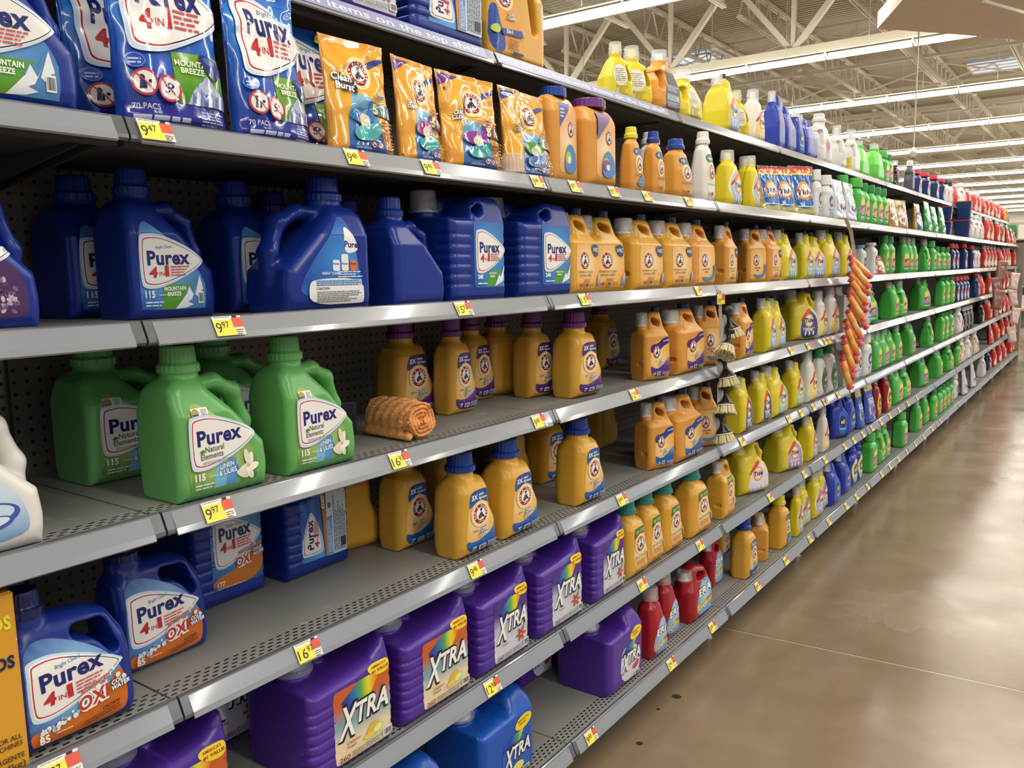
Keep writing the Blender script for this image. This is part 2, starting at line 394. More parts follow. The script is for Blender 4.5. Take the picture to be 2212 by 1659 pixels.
def art_177():
    A = Art(); A.rrect(-.06, .1, .04, .225, .01, burst(.02, .15, .13, '6fc0f4', '1d4c9c'))
    A.blob([(-.06, .04), (.1, .04), (.1, .13), (.08, .12), (.03, .08), (-.06, .065)], 'cf7a2c', 2)
    egg(A, -.045, .088, .095, .195, .002); A.text('Bright Clean!', -.01, .178, .009, '3f74a8', .01, .2); purex(A, -.035, .15, .1, .032, .03)
    A.text('ADVANCED', .02, .108, .01, 'c8452c', .03, 0, .2, out=('f4e4dc', .04)); A.text('OXI', .012, .08, .03, 'c03a2c', .03, .15, .14, width=.05, out=('faf4f0', .11))
    A.text('COLD', .066, .105, .010, 'ffffff', .04, .2, .15, out=('2a4a80', .06)); A.text('WATER', .065, .095, .010, 'ffffff', .04, .2, .15, out=('2a4a80', .06))
    A.text('177', -.05, .048, .016, 'f8f4e8', .03); A.print_(-.05, .04, .044, 1, .003, 'f4e4c8'); return A
def art_sideways():
    A = Art(); A.rrect(-.085, .085, -.005, .085, .006, burst(.0, .05, .1, '58b4f0', '1c4ca8')); egg(A, -.065, .035, .012, .075, .002); purex(A, -.055, .042, .08, .024, .0)
    A.poly([(-.085, -.012), (.085, -.004), (.085, .012), (.02, .004), (-.085, -.002)], 'cf7a2c'); A.text('OXI', .045, -.004, .018, 'f8f0e8', .03, .2, 0, width=.034)
    A.rrect(-.085, .085, -.085, -.008, .006, 'c9d6e2'); A.rect(-.083, .02, -.03, -.010, '4f94cc'); A.print_(-.078, .015, -.013, 4, .005, 'e4ecf4'); A.print_(-.078, .08, -.035, 8, .006, '5a6a7c'); A.ell(.05, -.02, .008, .006, '5a6a7c'); A.rect(-.07, -.045, -.08, -.06, '3a4048')
    return A.move(.015, .118, .95, .95, math.pi/2)
def art_purex_back():
    A = Art(); A.blob([(-.085, .03), (.075, .02), (.08, .03), (.05, .195), (.03, .2), (.02, .185), (-.075, .075)], burst(.03, .11, .1, '3f9be8', '1b46a0'), 2) ; A.move(0, 0, -1, 1); A.move(0, 0, -1, 1)
    A.blob([(.03, .12), (.034, .175), (.045, .178), (.068, .14), (.066, .125)], 'f1efea'); A.text('Purex', .032, .135, .018, '1b2470', .03, 0, -.05)
    for i in range(3): A.rrect(-.0+i*.022, .018+i*.022, .085, .108+(.012 if i == 1 else 0), .004, ('e8eef6', 'f2ece6', 'd87838')[i]); A.text('Purex', .001+i*.022, .098, .006, '1b2470', .03)
    A.print_(.01, .075, .084, 3, .005, 'dce8f4'); A.text('GREAT CLEAN', -.03, .078, .007, 'dce8f4', .03)
    A.blob([(-.062, .016), (.074, .016), (.078, .02), (.076, .07), (-.05, .07), (-.064, .055)], 'e9ebec', 2); A.rect(-.045, .072, .055, .067, 'a8cce8')
    A.print_(-.045, .07, .065, 3, .004, '45608c'); A.text('CAUTION', -.045, .047, .007, '303030', .02); A.print_(-.045, .07, .043, 6, .004, '6a6a6a'); return A
def art_xtra(v='citrus', small=False):
    A = Art(); base = {'citrus': 'c9602c', 'berry': '4a2c86', 'blue': '2a62b8'}[v]
    if small: return _xtra_small(A, v)
    A.rrect(-.035, .1, .02, .185, .008, grad([{'citrus': 'ead9b4', 'berry': 'cfd3dc'}[v]]*2+[{'citrus': '6fa6b8', 'berry': 'bcc4d6'}[v], base, base], 1, .02, .19))
    A.poly([(-.02, .155), (.025, .186), (.075, .186), (.045, .135), (.0, .12)], grad(['263a94', '2f6fc0', '4ca848', 'f0e030', 'f08028', 'd83428'], 0, -.02, .078))
    A.blob([(.048, .203), (.09, .206), (.1, .196), (.096, .176), (.07, .174), (.045, .190)], 'f4d834', 2); A.text("AMERICA'S", .054, .194, .007, 'a83018', .03, 0, .03); A.text('#1 VALUE', .054, .184, .009, 'a83018', .03, 0, .03)
    A.text('X', -.03, .075, .098, 'f6f6f4', .02, .35, 0, width=.05, out=('14141c', .055)); A.text('TRA', .014, .095, .062, 'f6f6f4', .03, .3, .05, width=.076, out=('14141c', .07))
    if v == 'citrus': A.ell(.05, .062, .018, .010, 'e8b83c', rot=.8); A.ell(.062, .056, .014, .010, 'c8d860', rot=.4); A.ell(.062, .056, .011, .0075, 'e6efa0', rot=.4); A.ell(.04, .05, .012, .006, 'f0cc50'); A.text('Calypso', -.012, .058, .010, 'b0482c', .01, .2); A.text('Fresh', -.012, .048, .010, 'b0482c', .01, .2)
    else:
        for k in range(6): A.ell(.066+.010*math.cos(k*1.05), .065+.011*math.sin(k*1.05), .010, .0036, 'c8402c', rot=k*1.05, up=k == 0)
        A.ell(.066, .065, .003, .003, 'f0c040'); A.text('Tropical', -.012, .06, .008, 'c03848', .01, .2)
        A.ell(.085, .09, .012, .006, 'b8d0a8', rot=1)
    A.text('260', -.03, .026, .016, '8c2c20' if v == 'citrus' else '303a5c', .01); A.print_(-.002, .03, .037, 3, .004, '8c5c4c'); A.print_(.03, .07, .038, 3, .004, '5c6c7c'); A.barcode(.072, .096, .028, .046); return A
def _xtra_small(A, v):
    A.blob([(0, .02), (.085, .02), (.085, .1), (.04, .128), (.0, .118)], '2a62b8' if v == 'blue' else 'd4d6e0', 2)
    A.poly([(.0, .1), (.03, .13), (.066, .13), (.05, .1)], grad(['263a94', '2f6fc0', '4ca848', 'f0e030', 'd83428'], 0, 0, .07))
    A.ell(.066, .148, .026, .017, 'f4d834', rot=.2); A.text('AMERICAS', .048, .150, .007, 'a83018', .02, 0, .1); A.text('VALUE', .052, .142, .007, 'a83018', .02, 0, .1)
    A.text('X', .002, .055, .07, 'f6f6f4', .02, .35, 0, width=.034, out=('14141c', .055)); A.text('TRA', .032, .07, .045, 'f6f6f4', .03, .3, .05, width=.052, out=('14141c', .07))
    if v == 'blue': A.ell(.045, .045, .018, .012, 'e8e070')
    else: A.ell(.06, .05, .009, .007, 'c8302c'); A.ell(.07, .056, .009, .007, 'd8483c')
    A.barcode(.058, .08, .022, .034); return A
def art_ah77(c='1f62b4', dark='174a94'):
    A = Art()
    A.blob([(-.05, .02), (-.04, .012), (.066, .012), (.07, .03), (.07, .09), (.045, .11), (.036, .165), (.01, .17), (-.036, .168), (-.04, .13), (-.05, .06)], burst(-.003, .095, .07, 'fff2c0', 'e3a02c', 18), 2)
    A.blob([(-.040, .128), (-.034, .168), (-.02, .176), (.03, .176), (.038, .168), (.042, .13), (.02, .142), (-.02, .142)], grad([c, dark], 1, .125, .17), 2)
    A.blob([(-.052, .05), (-.046, .014), (.066, .012), (.072, .03), (.071, .088), (.06, .08), (.045, .06), (.01, .044), (-.03, .042)], grad([dark, c, '6fa8dc' if c[0] == '1' else '9a7cc0'], 1, .01, .09), 2)
    A.text('3X', -.03, .152, .018, 'f4f8ff', .04, 0, .02); A.text('stain', -.004, .161, .010, 'f4f8ff', .03); A.text('fighters', -.004, .151, .010, 'f4f8ff', .03)
    hammer_logo(A, 0, .112, .026); A.text('plus', -.03, .069, .010, '5c2c1c', .01); oxi(A, -.006, .052, .015)
    A.text('77', -.038, .022, .015, 'f4f8ff', .01); A.barcode(-.014, .012, .020, .032); A.print_(.018, .06, .034, 4, .004, 'b8d0ec')
    return A
def art_ah_sens():
    A = Art(); A.blob([(-.05, .02), (.066, .015), (.07, .09), (.04, .165), (-.036, .165)], burst(0, .1, .075, 'fff4c8', 'e6a434', 18), 2)
    A.poly([(-.038, .142), (-.034, .176), (.036, .178), (.038, .152), (.0, .152)], '1f6a4c'); A.text('2X', -.028, .158, .015, 'f0e860', .04); A.print_(-.004, .033, .171, 3, .005, 'd8e070')
    hammer_logo(A, .0, .118, .027); A.text('Sensitive Skin', -.04, .073, .013, '5aa8a0', .012, 0, .04, width=.09, out=('f4f0d8', .03))
    A.ell(.056, .066, .010, .018, 'f0c0a0'); A.print_(-.03, .035, .063, 3, .006, 'c07030'); A.text('105', -.034, .025, .014, '8a2c1c', .02); A.print_(-.002, .045, .036, 4, .0035, '9c4c28'); return A
def art_ah140(v=0):
    A = Art(); A.rrect(-.06, .082, .02, .155, .01, burst(-.0, .1, .08, 'fff0b8', 'eda63a', 20))
    hammer_logo(A, -.012, .105, .026, False)
    if v == 2:
        A.text('powerfully', -.03, .068, .012, '5a3a2c', .01); A.text('clean', -.015, .057, .012, '5a3a2c', .01)
        A.blob([(-.05, .045), (.0, .02), (.05, .03), (.078, .06), (.07, .085), (.05, .09), (.06, .06), (.03, .035)], '4a8ab8', 3); return A
    A.text('POWERFULLY CLEAN', -.052, .068, .009, '54442c', .01, width=.082); A.text('NATURALLY FRESH', -.045, .057, .009, '54442c', .01, width=.068); A.print_(-.02, .02, .048, 3, .004, '9c5c30')
    A.blob([(.025, .15), (.035, .155), (.06, .155), (.066, .14), (.064, .118), (.045, .118), (.03, .135)], '46508c', 2); A.text('33%', .031, .134, .013, 'f0ec90', .03); A.print_(.05, .064, .144, 3, .005, 'f0ec90')
    A.poly([(.05, .025), (.075, .025), (.076, .07), (.06, .055)], grad(['3a5a9c', 'c8dce8'], 1, .02, .07)); A.text('140', -.05, .026, .015, '8a2c1c', .03); A.barcode(-.02, .004, .024, .038, 'f2c068'); A.print_(.008, .035, .036, 3, .004, '9c5c30')
    return A
def art_ahplus(c='1f5cac', d='173f80'):
    A = Art(); A.blob([(-.055, .02), (.078, .015), (.08, .15), (.05, .155), (-.05, .13)], burst(0, .08, .09, 'ffe9a8', 'e9a233', 20), 2)
    A.blob([(-.052, .10), (-.05, .132), (0, .135), (.03, .155), (.078, .158), (.078, .135), (.04, .128), (0, .105)], d, 2)
    A.blob([(-.05, .06), (-.045, .016), (.078, .016), (.08, .09), (.05, .07), (.01, .045), (-.03, .045)], grad([d, c, '7fb0e0' if c[0] == '1' else 'a88cc8'], 1, .01, .09), 2)
    A.text('stain fighters', .032, .14, .008, 'f4f8ff', .02, 0, .1, width=.044); hammer_logo(A, -.012, .105, .023, False); oxi(A, .0, .055, .014); A.text('plus', -.022, .07, .008, '5c2c1c', .01)
    A.text('128', -.038, .022, .014, 'f4f8ff', .01); A.barcode(-.012, .01, .02, .034); A.print_(.02, .07, .032, 3, .004, 'b8d0ec'); return A
def art_small(v='blue'):
    A = Art(); hd, bd = {'blue': ('2a3f80', '3f78c0'), 'green': ('2c7a4c', 'c8742c'), 'yel': ('35507c', '4c8cc8')}[v]
    if v == 'green': A.ell(0, .085, .042, .075, 'eeeade')
    A.blob([(-.04, .148), (-.036, .175), (.036, .175), (.04, .148), (.0, .138)], hd, 2)
    A.text({'blue': '17%', 'green': 'Free&Clear', 'yel': '3X'}[v], -.03, .155, .014 if v != 'green' else .0115, 'f0ec90' if v != 'green' else 'f4fff4', .03)
    hammer_logo(A, 0, .112, .026); A.text('Sensitive Skin' if v == 'green' else 'CLEAN BURST', -.038, .066, .010, '5aa870' if v == 'green' else '6c4424', .015, width=.076)
    if v == 'yel': A.blob([(-.03, .03), (.045, .02), (.045, .08), (.0, .06)], bd, 2)
    A.text('32', -.036, .03, .014, '8a2c1c', .02); A.barcode(-.01, .012, .028, .042, 'f0c070'); return A
def art_tide(c0='2f7fd0', c1='eef4f8', flag=True, oval=False, txt=None):
    A = Art()
    P = [(-.05, .012), (.062, .012), (.062, .08), (.045, .13), (.01, .155), (-.025, .135), (-.048, .08)]
    if oval: A.ell(.0, .09, .05, .082, 'f4f0c0'); A.ell(0, .09, .046, .078, burst(0, .09, .1, c1, c0, 14))
    else:
        A.blob([(a*1.07, b*1.02) for a, b in P], 'f0ece0', 3); A.blob(P, burst(0, .08, .11, c1, c0, 14), 3)
    if flag: A.blob([(-.048, .09), (-.04, .118), (.0, .155), (.02, .158), (.02, .142), (-.02, .12)], 'd8402c', 2)
    A.ell(.004, .098, .029, .034, 'f08c28'); A.ell(.004, .098, .024, .028, 'f8e0a0'); A.ell(.004, .098, .018, .021, 'f0ece0')
    A.text('Tide', -.021, .088, .030, '23306c', .04, .15, .05, width=.052)
    if txt: A.text(txt, -.02, .045, .018, 'f4f4f4', .04, width=.045)
    A.print_(-.035, .045, .062, 2, .007, 'f4f4f4')
    for k in (-.02, .005, .03): A.ell(k, .035, .005, .012, 'f4f4f8', 10, k < 0)
    return A
def art_era():
    A = Art(); A.blob([(-.045, .02), (.06, .015), (.062, .09), (.04, .14), (.01, .15), (-.025, .12), (-.045, .07)], burst(.01, .1, .1, 'bfe2f8', '2f80cc', 16), 3)
    A.poly([(-.044, .06), (.062, .075), (.062, .055), (-.043, .038)], 'f0c434'); A.text('ERA', -.032, .088, .036, 'f6f6f6', .04, .1, .1, width=.08, out=('1c1c28', .07)); A.text('OXI', -.03, .038, .026, 'f6f6f6', .03, .1, .1, width=.035, out=('1c1c28', .06)); A.print_(.015, .055, .068, 2, .006, '5c4418', rot=.1); A.print_(-.03, .05, .033, 2, .005, 'a8d0f0'); return A
def art_all(bg='2f66c0', band=None, oval=True):
    A = Art()
    if oval: A.ell(0, .09, .042, .07, bg)
    A.ell(0, .1, .03, .033, '2c4690'); A.ell(0, .1, .027, .030, '1f2c60'); A.text('all', -.017, .088, .032, 'f2e048', .05, width=.035)
    A.rrect(-.032, .034, .05, .062, .003, band or '3f8fd0'); A.print_(-.028, .03, .06, 1, .007, 'f4f8fa'); A.print_(-.025, .025, .045, 3, .006, '5c84ac'); return A
def art_gain(v=0):
    A = Art(); c = ('e88c58', 'f0d040', 'c87cb0', 'e8a070')[v % 4]
    A.blob([(-.04, .02), (.045, .015), (.05, .1), (.03, .15), (-.02, .15), (-.042, .09)], grad(['2f8c3c', '8fd060', c, c, 'f4e060', '58b048'], 1, .015, .15), 3)
    A.ell(.005, .105, .026, .026, 'f2a868' if v % 2 else 'f4d850'); A.text('gain', -.026, .083, .030, '2c3c88', .04, 0, .12, width=.06, out=('f4f4f4', .05))
    A.rrect(-.036, .042, .045, .058, .003, '28305c'); A.print_(-.03, .036, .055, 1, .008, 'f4f4f4'); A.print_(-.03, .03, .038, 2, .006, 'd8f0c0'); return A
def art_downy():
    A = Art(); A.blob([(-.04, .02), (.045, .015), (.05, .1), (.03, .15), (-.02, .15), (-.042, .09)], 'e8e4e2', 3); A.ell(0, .1, .03, .03, 'c04050'); A.print_(-.03, .035, .07, 4, .01, '8890a8'); return A
def art_plain(c='7c86c8', c2='b8c4e8'):
    A = Art(); A.ell(0, .1, .055, .088, 'a8b4e0'); A.ell(0, .1, .051, .083, c); A.rrect(-.03, -.018, .06, .15, .003, 'd89860'); A.print_(-.008, .012, .16, 12, .009, c2); A.print_(.018, .04, .15, 12, .008, c2); return A
def art_infoback(bg='4c5262', top='2c3240'):
    A = Art(); A.rrect(-.05, .06, .02, .17, .008, bg); A.poly([(-.05, .12), (.06, .12), (.055, .14), (-.045, .17)], top); A.print_(-.04, .05, .112, 4, .006, 'd8dce4'); A.rect(-.04, .05, .055, .078, 'b8ccc0'); A.print_(-.036, .046, .075, 3, .006, '5c7c64'); A.print_(-.04, .05, .048, 4, .006, 'c8ccd4'); return A
def art_yback():
    A = Art(); A.ell(0, .12, .042, .05, 'e4e0cc'); A.print_(-.03, .03, .15, 7, .009, '8c8c78'); A.rect(-.03, -.012, .03, .06, 'dcdcd0'); A.print_(-.03, .045, .07, 7, .008, 'b0982c'); return A
# ------------------------------------------------------------------ materials
M = {}
PL = {'navy': '15308a', 'royal': '1a56b8', 'green': '68b062', 'gold': 'dca73c', 'ylw': 'e0cd2c', 'orange': 'dc9a42', 'white': 'e4e2dc', 'purple': '4f2c96',
      'red': 'b8242a', 'era': 'a81f28', 'allblue': '2a3ea8', 'gain': '52b84e', 'tidered': 'd13c2a', 'black': '18181b', 'darknavy': '1f3566', 'grey': 'b4b0a8', 'cream': 'd9d0b4', 'maroon': '8e1c20',
      'capblue': '1d3f98', 'capnavy': '16225c', 'cappurple': '6b2f78', 'capteal': '2c8c80', 'capgreen': '2f8c3f', 'capyellow': 'e6d83a', 'capwhite': 'e8e6e2', 'capblack': '17171a', 'capteal2': '4cb4b8', 'capred': 'c03038', 'lightgreen': '6ccc50', 'silver': 'b8bcc4', 'tan': 'c9b484', 'slate': '50545c'}
def pmat(c):
    if c not in M: M[c] = mat('plastic_'+c, PL[c], .30 if not c.startswith('cap') else .33, bump=.05, bscale=25, var=.03, spec=.45)
    return M[c]
LAB = vcol_mat('printed_label', .38); FOIL = vcol_mat('printed_film', .16, coat=.6, bump=.22, bscale=22)
CLEAR = bpy.data.materials.new('clear_cap'); CLEAR.use_nodes = True
_n = CLEAR.node_tree; _b = _n.nodes['Principled BSDF']; _b.inputs['Base Color'].default_value = (.80, .82, .83, 1); _b.inputs['Roughness'].default_value = .12
_b.inputs['Alpha'].default_value = .30; _b.inputs['Specular IOR Level'].default_value = .8
_t = _n.nodes.new('ShaderNodeTexWave'); _t.inputs['Scale'].default_value = 30; _t.inputs['Distortion'].default_value = 2
_bp = _n.nodes.new('ShaderNodeBump'); _bp.inputs['Strength'].default_value = .25; _n.links.new(_t.outputs['Fac'], _bp.inputs['Height']); _n.links.new(_bp.outputs['Normal'], _b.inputs['Normal'])

# ------------------------------------------------------------------ package shapes (x across the front, -y towards the shopper, z up; metres)
def jug_fn(P, D, r, hd, neck=None, handle=None, hr=.016, holes=(), grooves=None, extra=None, hy=1.):
    zs, hs = zip(*hd)
    def fn(X, Y, Z):
        d2 = poly_sd(P, *np.broadcast_arrays(X, Z))+r; b = np.abs(Y)-np.interp(Z, zs, hs)+r
        a0 = np.maximum(d2, 0); b0 = np.maximum(b, 0); d = np.minimum(np.maximum(d2, b), 0)+np.sqrt(a0*a0+b0*b0)-r
        if grooves is not None: d = d+grooves(X, Y, Z)
        if handle:
            h = None
            for p, q in zip(handle, handle[1:]):
                s = seg_sd(p, q, hr, hr, X, Y, Z, hy); h = s if h is None else smin(h, s, .012)
            d = smin(d, h, .010)
        for q in holes: d = smax(d, -q(X, Y, Z), .007)
        if neck: d = smin(d, np.maximum(seg_sd((neck[0], 0, neck[3]-.02), (neck[0], 0, neck[4]+.03), neck[2], neck[2], X, Y, Z), Z-neck[4]), .01)
        if extra: d = extra(d, X, Y, Z)
        return np.maximum(d, -Z)
    return fn
SH = {}
def shape(name, fn, W, D, H, h): SH[name] = [fn, (-W/2-.012, -D/2-.01, 0), (W/2+.012, D/2+.01, H), h, None, W, D]
def smesh(name):
    s = SH[name]
    if s[4] is None: s[4] = surface_nets(s[0], s[1], s[2], s[3])
    return s[4]
shape('jug', jug_fn([(-.107, 0), (.107, 0), (.109, .05), (.104, .09), (-.012, .202), (-.026, .222), (-.085, .222), (-.103, .205), (-.107, .18)], .165, .022,
      [(0, .074), (.03, .081), (.16, .081), (.225, .05)], (-.045, 0, .038, .2, .24),
      [(-.03, 0, .206), (.03, 0, .209), (.075, 0, .186), (.098, 0, .125), (.098, 0, .06)], .0155, hy=.6), .215, .165, .24, .0032)
shape('lowjug', jug_fn([(-.104, 0), (.104, 0), (.109, .03), (.107, .09), (.098, .15), (.075, .19), (.035, .202), (-.03, .207), (-.085, .197), (-.102, .175), (-.106, .1)], .12, .024,
      [(0, .052), (.02, .06), (.13, .06), (.205, .034)], (-.06, 0, .034, .18, .217), None,
      holes=[lambda X, Y, Z: seg_sd((.012, 0, .172), (.052, 0, .165), .012, .016, X, Y*0, Z), lambda X, Y, Z: seg_sd((.052, 0, .163), (.07, 0, .13), .016, .010, X, Y*0, Z)]), .212, .12, .217, .0032)
def _ribs(X, Y, Z):
    g = 0
    for z in (.045, .068, .091, .114, .137, .160): g = g+.0042*np.exp(-((Z-z)/.0035)**2)
    left = 1/(1+np.exp((X+.045)/.003)); fr = 1/(1+np.exp((Y+.07)/.004)); side = 1/(1+np.exp(-(X-.098)/.003))
    return g*np.clip(left*fr+side, 0, 1)
shape('xjug', jug_fn([(-.108, 0), (.108, 0), (.11, .10), (.108, .247), (.094, .254), (.078, .232), (.055, .216), (-.0, .208), (-.106, .200)], .20, .02,
      [(0, .093), (.02, .10), (.19, .10), (.26, .082)], (-.062, 0, .033, .18, .222), None, grooves=_ribs,
      extra=lambda d, X, Y, Z: smin(d, seg_sd((-.012, 0, .195), (-.002, 0, .232), .014, .014, X, Y, Z)*1, .01) if True else d), .218, .20, .255, .0036)
shape('bigjug', jug_fn([(-.112, 0), (.112, 0), (.114, .1), (.112, .225), (.10, .25), (.02, .252), (-.012, .235), (-.035, .2), (-.112, .198)], .25, .02,
      [(0, .118), (.02, .125), (.19, .125), (.26, .105)], (-.078, 0, .031, .18, .215), [(-.03, 0, .19), (-.022, 0, .238), (.02, 0, .243)], .013,
      holes=[lambda X, Y, Z: seg_sd((-.005, 0, .213), (.012, 0, .222), .011, .012, X, Y*0, Z)], grooves=_ribs), .226, .25, .256, .0036)
shape('smjug', jug_fn([(-.112, 0), (.112, 0), (.114, .1), (.112, .215), (.095, .245), (.07, .252), (.03, .24), (.012, .21), (-.035, .2), (-.112, .196)], .2, .024,
      [(0, .088), (.02, .10), (.19, .10), (.26, .06)], (-.078, 0, .031, .18, .215), [(-.03, 0, .19), (-.02, 0, .228), (.03, 0, .24)], .012,
      holes=[lambda X, Y, Z: seg_sd((-.004, 0, .207), (.008, 0, .214), .009, .010, X, Y*0, Z)]), .226, .20, .256, .0036)
shape('ajug', jug_fn([(-.105, 0), (.105, 0), (.108, .1), (.104, .25), (-.02, .26), (-.10, .24), (-.108, .1)], .14, .024,
      [(0, .062), (.02, .07), (.2, .07), (.27, .05)], None, None, holes=[lambda X, Y, Z: seg_sd((.045, 0, .215), (.058, 0, .11), .016, .012, X, Y*0, Z)]), .212, .14, .262, .0036)
shape('b77', jug_fn([(-.066, 0), (.068, 0), (.074, .03), (.073, .085), (.062, .108), (.054, .125), (.053, .17), (.04, .203), (-.032, .213), (-.055, .195), (-.062, .16), (-.066, .08)], .105, .03,
      [(0, .047), (.03, .052), (.15, .05), (.172, .051), (.182, .047), (.215, .036)], (-.008, 0, .031, .19, .226),
      holes=[lambda X, Y, Z: seg_sd((.047, -.052, .185), (.056, -.05, .128), .012, .013, X, Y, Z), lambda X, Y, Z: seg_sd((.047, .052, .185), (.056, .05, .128), .012, .013, X, Y, Z)]), .145, .105, .226, .003)
shape('j140', jug_fn([(-.082, 0), (.082, 0), (.087, .05), (.086, .13), (.078, .165), (.058, .2), (.05, .247), (.02, .249), (-.015, .244), (-.034, .225), (-.042, .188), (-.07, .184), (-.084, .17), (-.087, .1)], .125, .022,
      [(0, .056), (.03, .063), (.16, .062), (.185, .045), (.25, .026)], (-.055, 0, .024, .16, .2), None,
      holes=[lambda X, Y, Z: seg_sd((-.008, 0, .215), (.02, 0, .206), .0135, .012, X, Y*0, Z), lambda X, Y, Z: box_sd((-.085, -.02, .06), (.012, .018, .006), .005, X, Y, Z)]), .174, .125, .252, .0034)
shape('tjug', jug_fn([(-.085, 0), (.085, 0), (.09, .04), (.088, .09), (.066, .145), (.034, .18), (.028, .235), (-.0, .24), (-.018, .215), (-.028, .195), (-.065, .192), (-.082, .17), (-.09, .09)], .13, .03,
      [(0, .055), (.03, .065), (.12, .064), (.19, .045), (.25, .026)], (-.052, 0, .026, .16, .205), [(.012, 0, .228), (.05, 0, .222), (.078, 0, .18), (.082, 0, .11)], .0115, hy=.7,
      holes=[lambda X, Y, Z: seg_sd((.045, 0, .197), (.058, 0, .158), .0145, .010, X, Y*0, Z)]), .18, .13, .245, .0036)
shape('ovalb', jug_fn([(-.05, 0), (.056, 0), (.062, .03), (.058, .08), (.048, .13), (.036, .165), (.03, .195), (.02, .205), (-.03, .205), (-.045, .19), (-.05, .12), (-.055, .04)], .085, .026,
      [(0, .036), (.03, .042), (.12, .042), (.2, .03)], (-.004, 0, .024, .18, .215), holes=[lambda X, Y, Z: seg_sd((.058, -.045, .17), (.062, -.045, .12), .01, .011, X, Y, Z)]), .118, .085, .216, .0034)
shape('roundb', jug_fn([(-.048, 0), (.048, 0), (.052, .03), (.05, .09), (.044, .13), (.046, .155), (.036, .185), (-.036, .185), (-.046, .155), (-.044, .13), (-.05, .09), (-.052, .03)], .07, .028,
      [(0, .031), (.03, .035), (.15, .034), (.19, .027)], (0, 0, .022, .17, .2)), .105, .07, .2, .0034)
shape('handjug', jug_fn([(-.078, 0), (.082, 0), (.088, .05), (.084, .11), (.06, .165), (.04, .2), (-.03, .205), (-.058, .19), (-.078, .13), (-.084, .05)], .11, .03,
      [(0, .048), (.03, .055), (.11, .054), (.2, .034)], (.0, 0, .03, .18, .222), None,
      holes=[lambda X, Y, Z: seg_sd((-.052, 0, .158), (-.058, 0, .105), .012, .014, X, Y*0, Z)]), .172, .11, .222, .0036)
shape('eraj', jug_fn([(-.085, 0), (.085, 0), (.09, .04), (.086, .11), (.07, .16), (.05, .2), (-.02, .225), (-.05, .215), (-.066, .17), (-.085, .13), (-.09, .05)], .1, .026,
      [(0, .044), (.03, .05), (.12, .048), (.225, .028)], (-.065, 0, .024, .14, .175), None, holes=[lambda X, Y, Z: seg_sd((-.018, 0, .178), (.022, 0, .17), .017, .014, X, Y*0, Z)]), .18, .1, .226, .0034)
shape('tub', jug_fn([(-.082, 0), (.082, 0), (.085, .02), (.084, .17), (.07, .2), (.056, .208), (-.056, .208), (-.07, .2), (-.084, .17), (-.085, .02)], .115, .035,
      [(0, .052), (.02, .057), (.17, .056), (.21, .042)], None), .17, .115, .208, .0034)
shape('bucket', jug_fn([(-.085, 0), (.085, 0), (.10, .225), (-.10, .225)], .2, .02, [(0, .085), (.225, .10)], None), .2, .2, .225, .005)
shape('slab', jug_fn([(-.045, 0), (.045, 0), (.05, .02), (.05, .16), (.036, .19), (-.036, .19), (-.05, .16), (-.05, .02)], .09, .022,
      [(0, .04), (.02, .045), (.16, .044), (.19, .03)], (0, 0, .026, .18, .2)), .1, .09, .2, .004)

def pouch_mesh(W, H, T, seed=0, lean=0, nx=34, nz=44):
    rnd = random.Random(seed); cr = [(rnd.uniform(-.5, .5), rnd.uniform(.1, .95), rnd.uniform(0, math.pi), rnd.uniform(.25, .6), rnd.uniform(.04, .11)) for _ in range(16)]
    def wr(u, v):
        s = 0
        for a, b, t, l, k in cr:
            du, dv = u-a, v-b; p = du*math.cos(t)+dv*math.sin(t); q = -du*math.sin(t)+dv*math.cos(t)
            s += max(0, 1-abs(p)/l)*(math.exp(-(q/k)**2)-.6*math.exp(-((q-k*1.3)/k)**2))
        return s
    bm = bmesh.new(); G = []
    for side in (-1, 1):
        g = []
        for j in range(nz+1):
            row = []
            for i in range(nx+1):
                u = i/nx-.5; v = j/nz; e = (1-(abs(u)*2)**3.2); bot = min(1, (v/.035))**.5
                th = T/2*max(e, 0)**.55*(1-.93*max(0, (v-.18)/.82)**1.3)*bot if v < .93 else T*.008
                y = side*(th+.0006)+(wr(u, v)*.0042*min(1, e*3) if side < 0 else 0)*min(1, v*8)
                wd = W*(1-.05*math.sin(v*math.pi)*(1 if v < .93 else 0)+.012*math.sin(v*17+seed))
                row.append(bm.verts.new((u*wd, y-lean*v*H*0, v*H)))
            g.append(row)
        G.append(g)
    for side, g in zip((-1, 1), G):
        for j in range(nz):
            for i in range(nx):
                q = (g[j][i], g[j][i+1], g[j+1][i+1], g[j+1][i]); bm.faces.new(q if side < 0 else q[::-1])
    A, B = G
    for j in range(nz): bm.faces.new((A[j][0], A[j+1][0], B[j+1][0], B[j][0])); bm.faces.new((A[j][nx], B[j][nx], B[j+1][nx], A[j+1][nx]))
    for i in range(nx): bm.faces.new((A[0][i+1], A[0][i], B[0][i], B[0][i+1])); bm.faces.new((A[nz][i], A[nz][i+1], B[nz][i+1], B[nz][i]))
    me = bm_me(bm); me.polygons.foreach_set('use_smooth', [True]*len(me.polygons)); return me
def pouch_outline(A, W, H, col): return A.poly([(-W/2*.985, .002), (W/2*.985, .002)]+[(W/2*(.985-.055*math.sin(math.pi*v/.93)), v*H) for v in (.2, .4, .6, .8, .93)]+[(W/2*.985, H*.995), (-W/2*.985, H*.995)]+[(-W/2*(.985-.055*math.sin(math.pi*v/.93)), v*H) for v in (.93, .8, .6, .4, .2)], col)
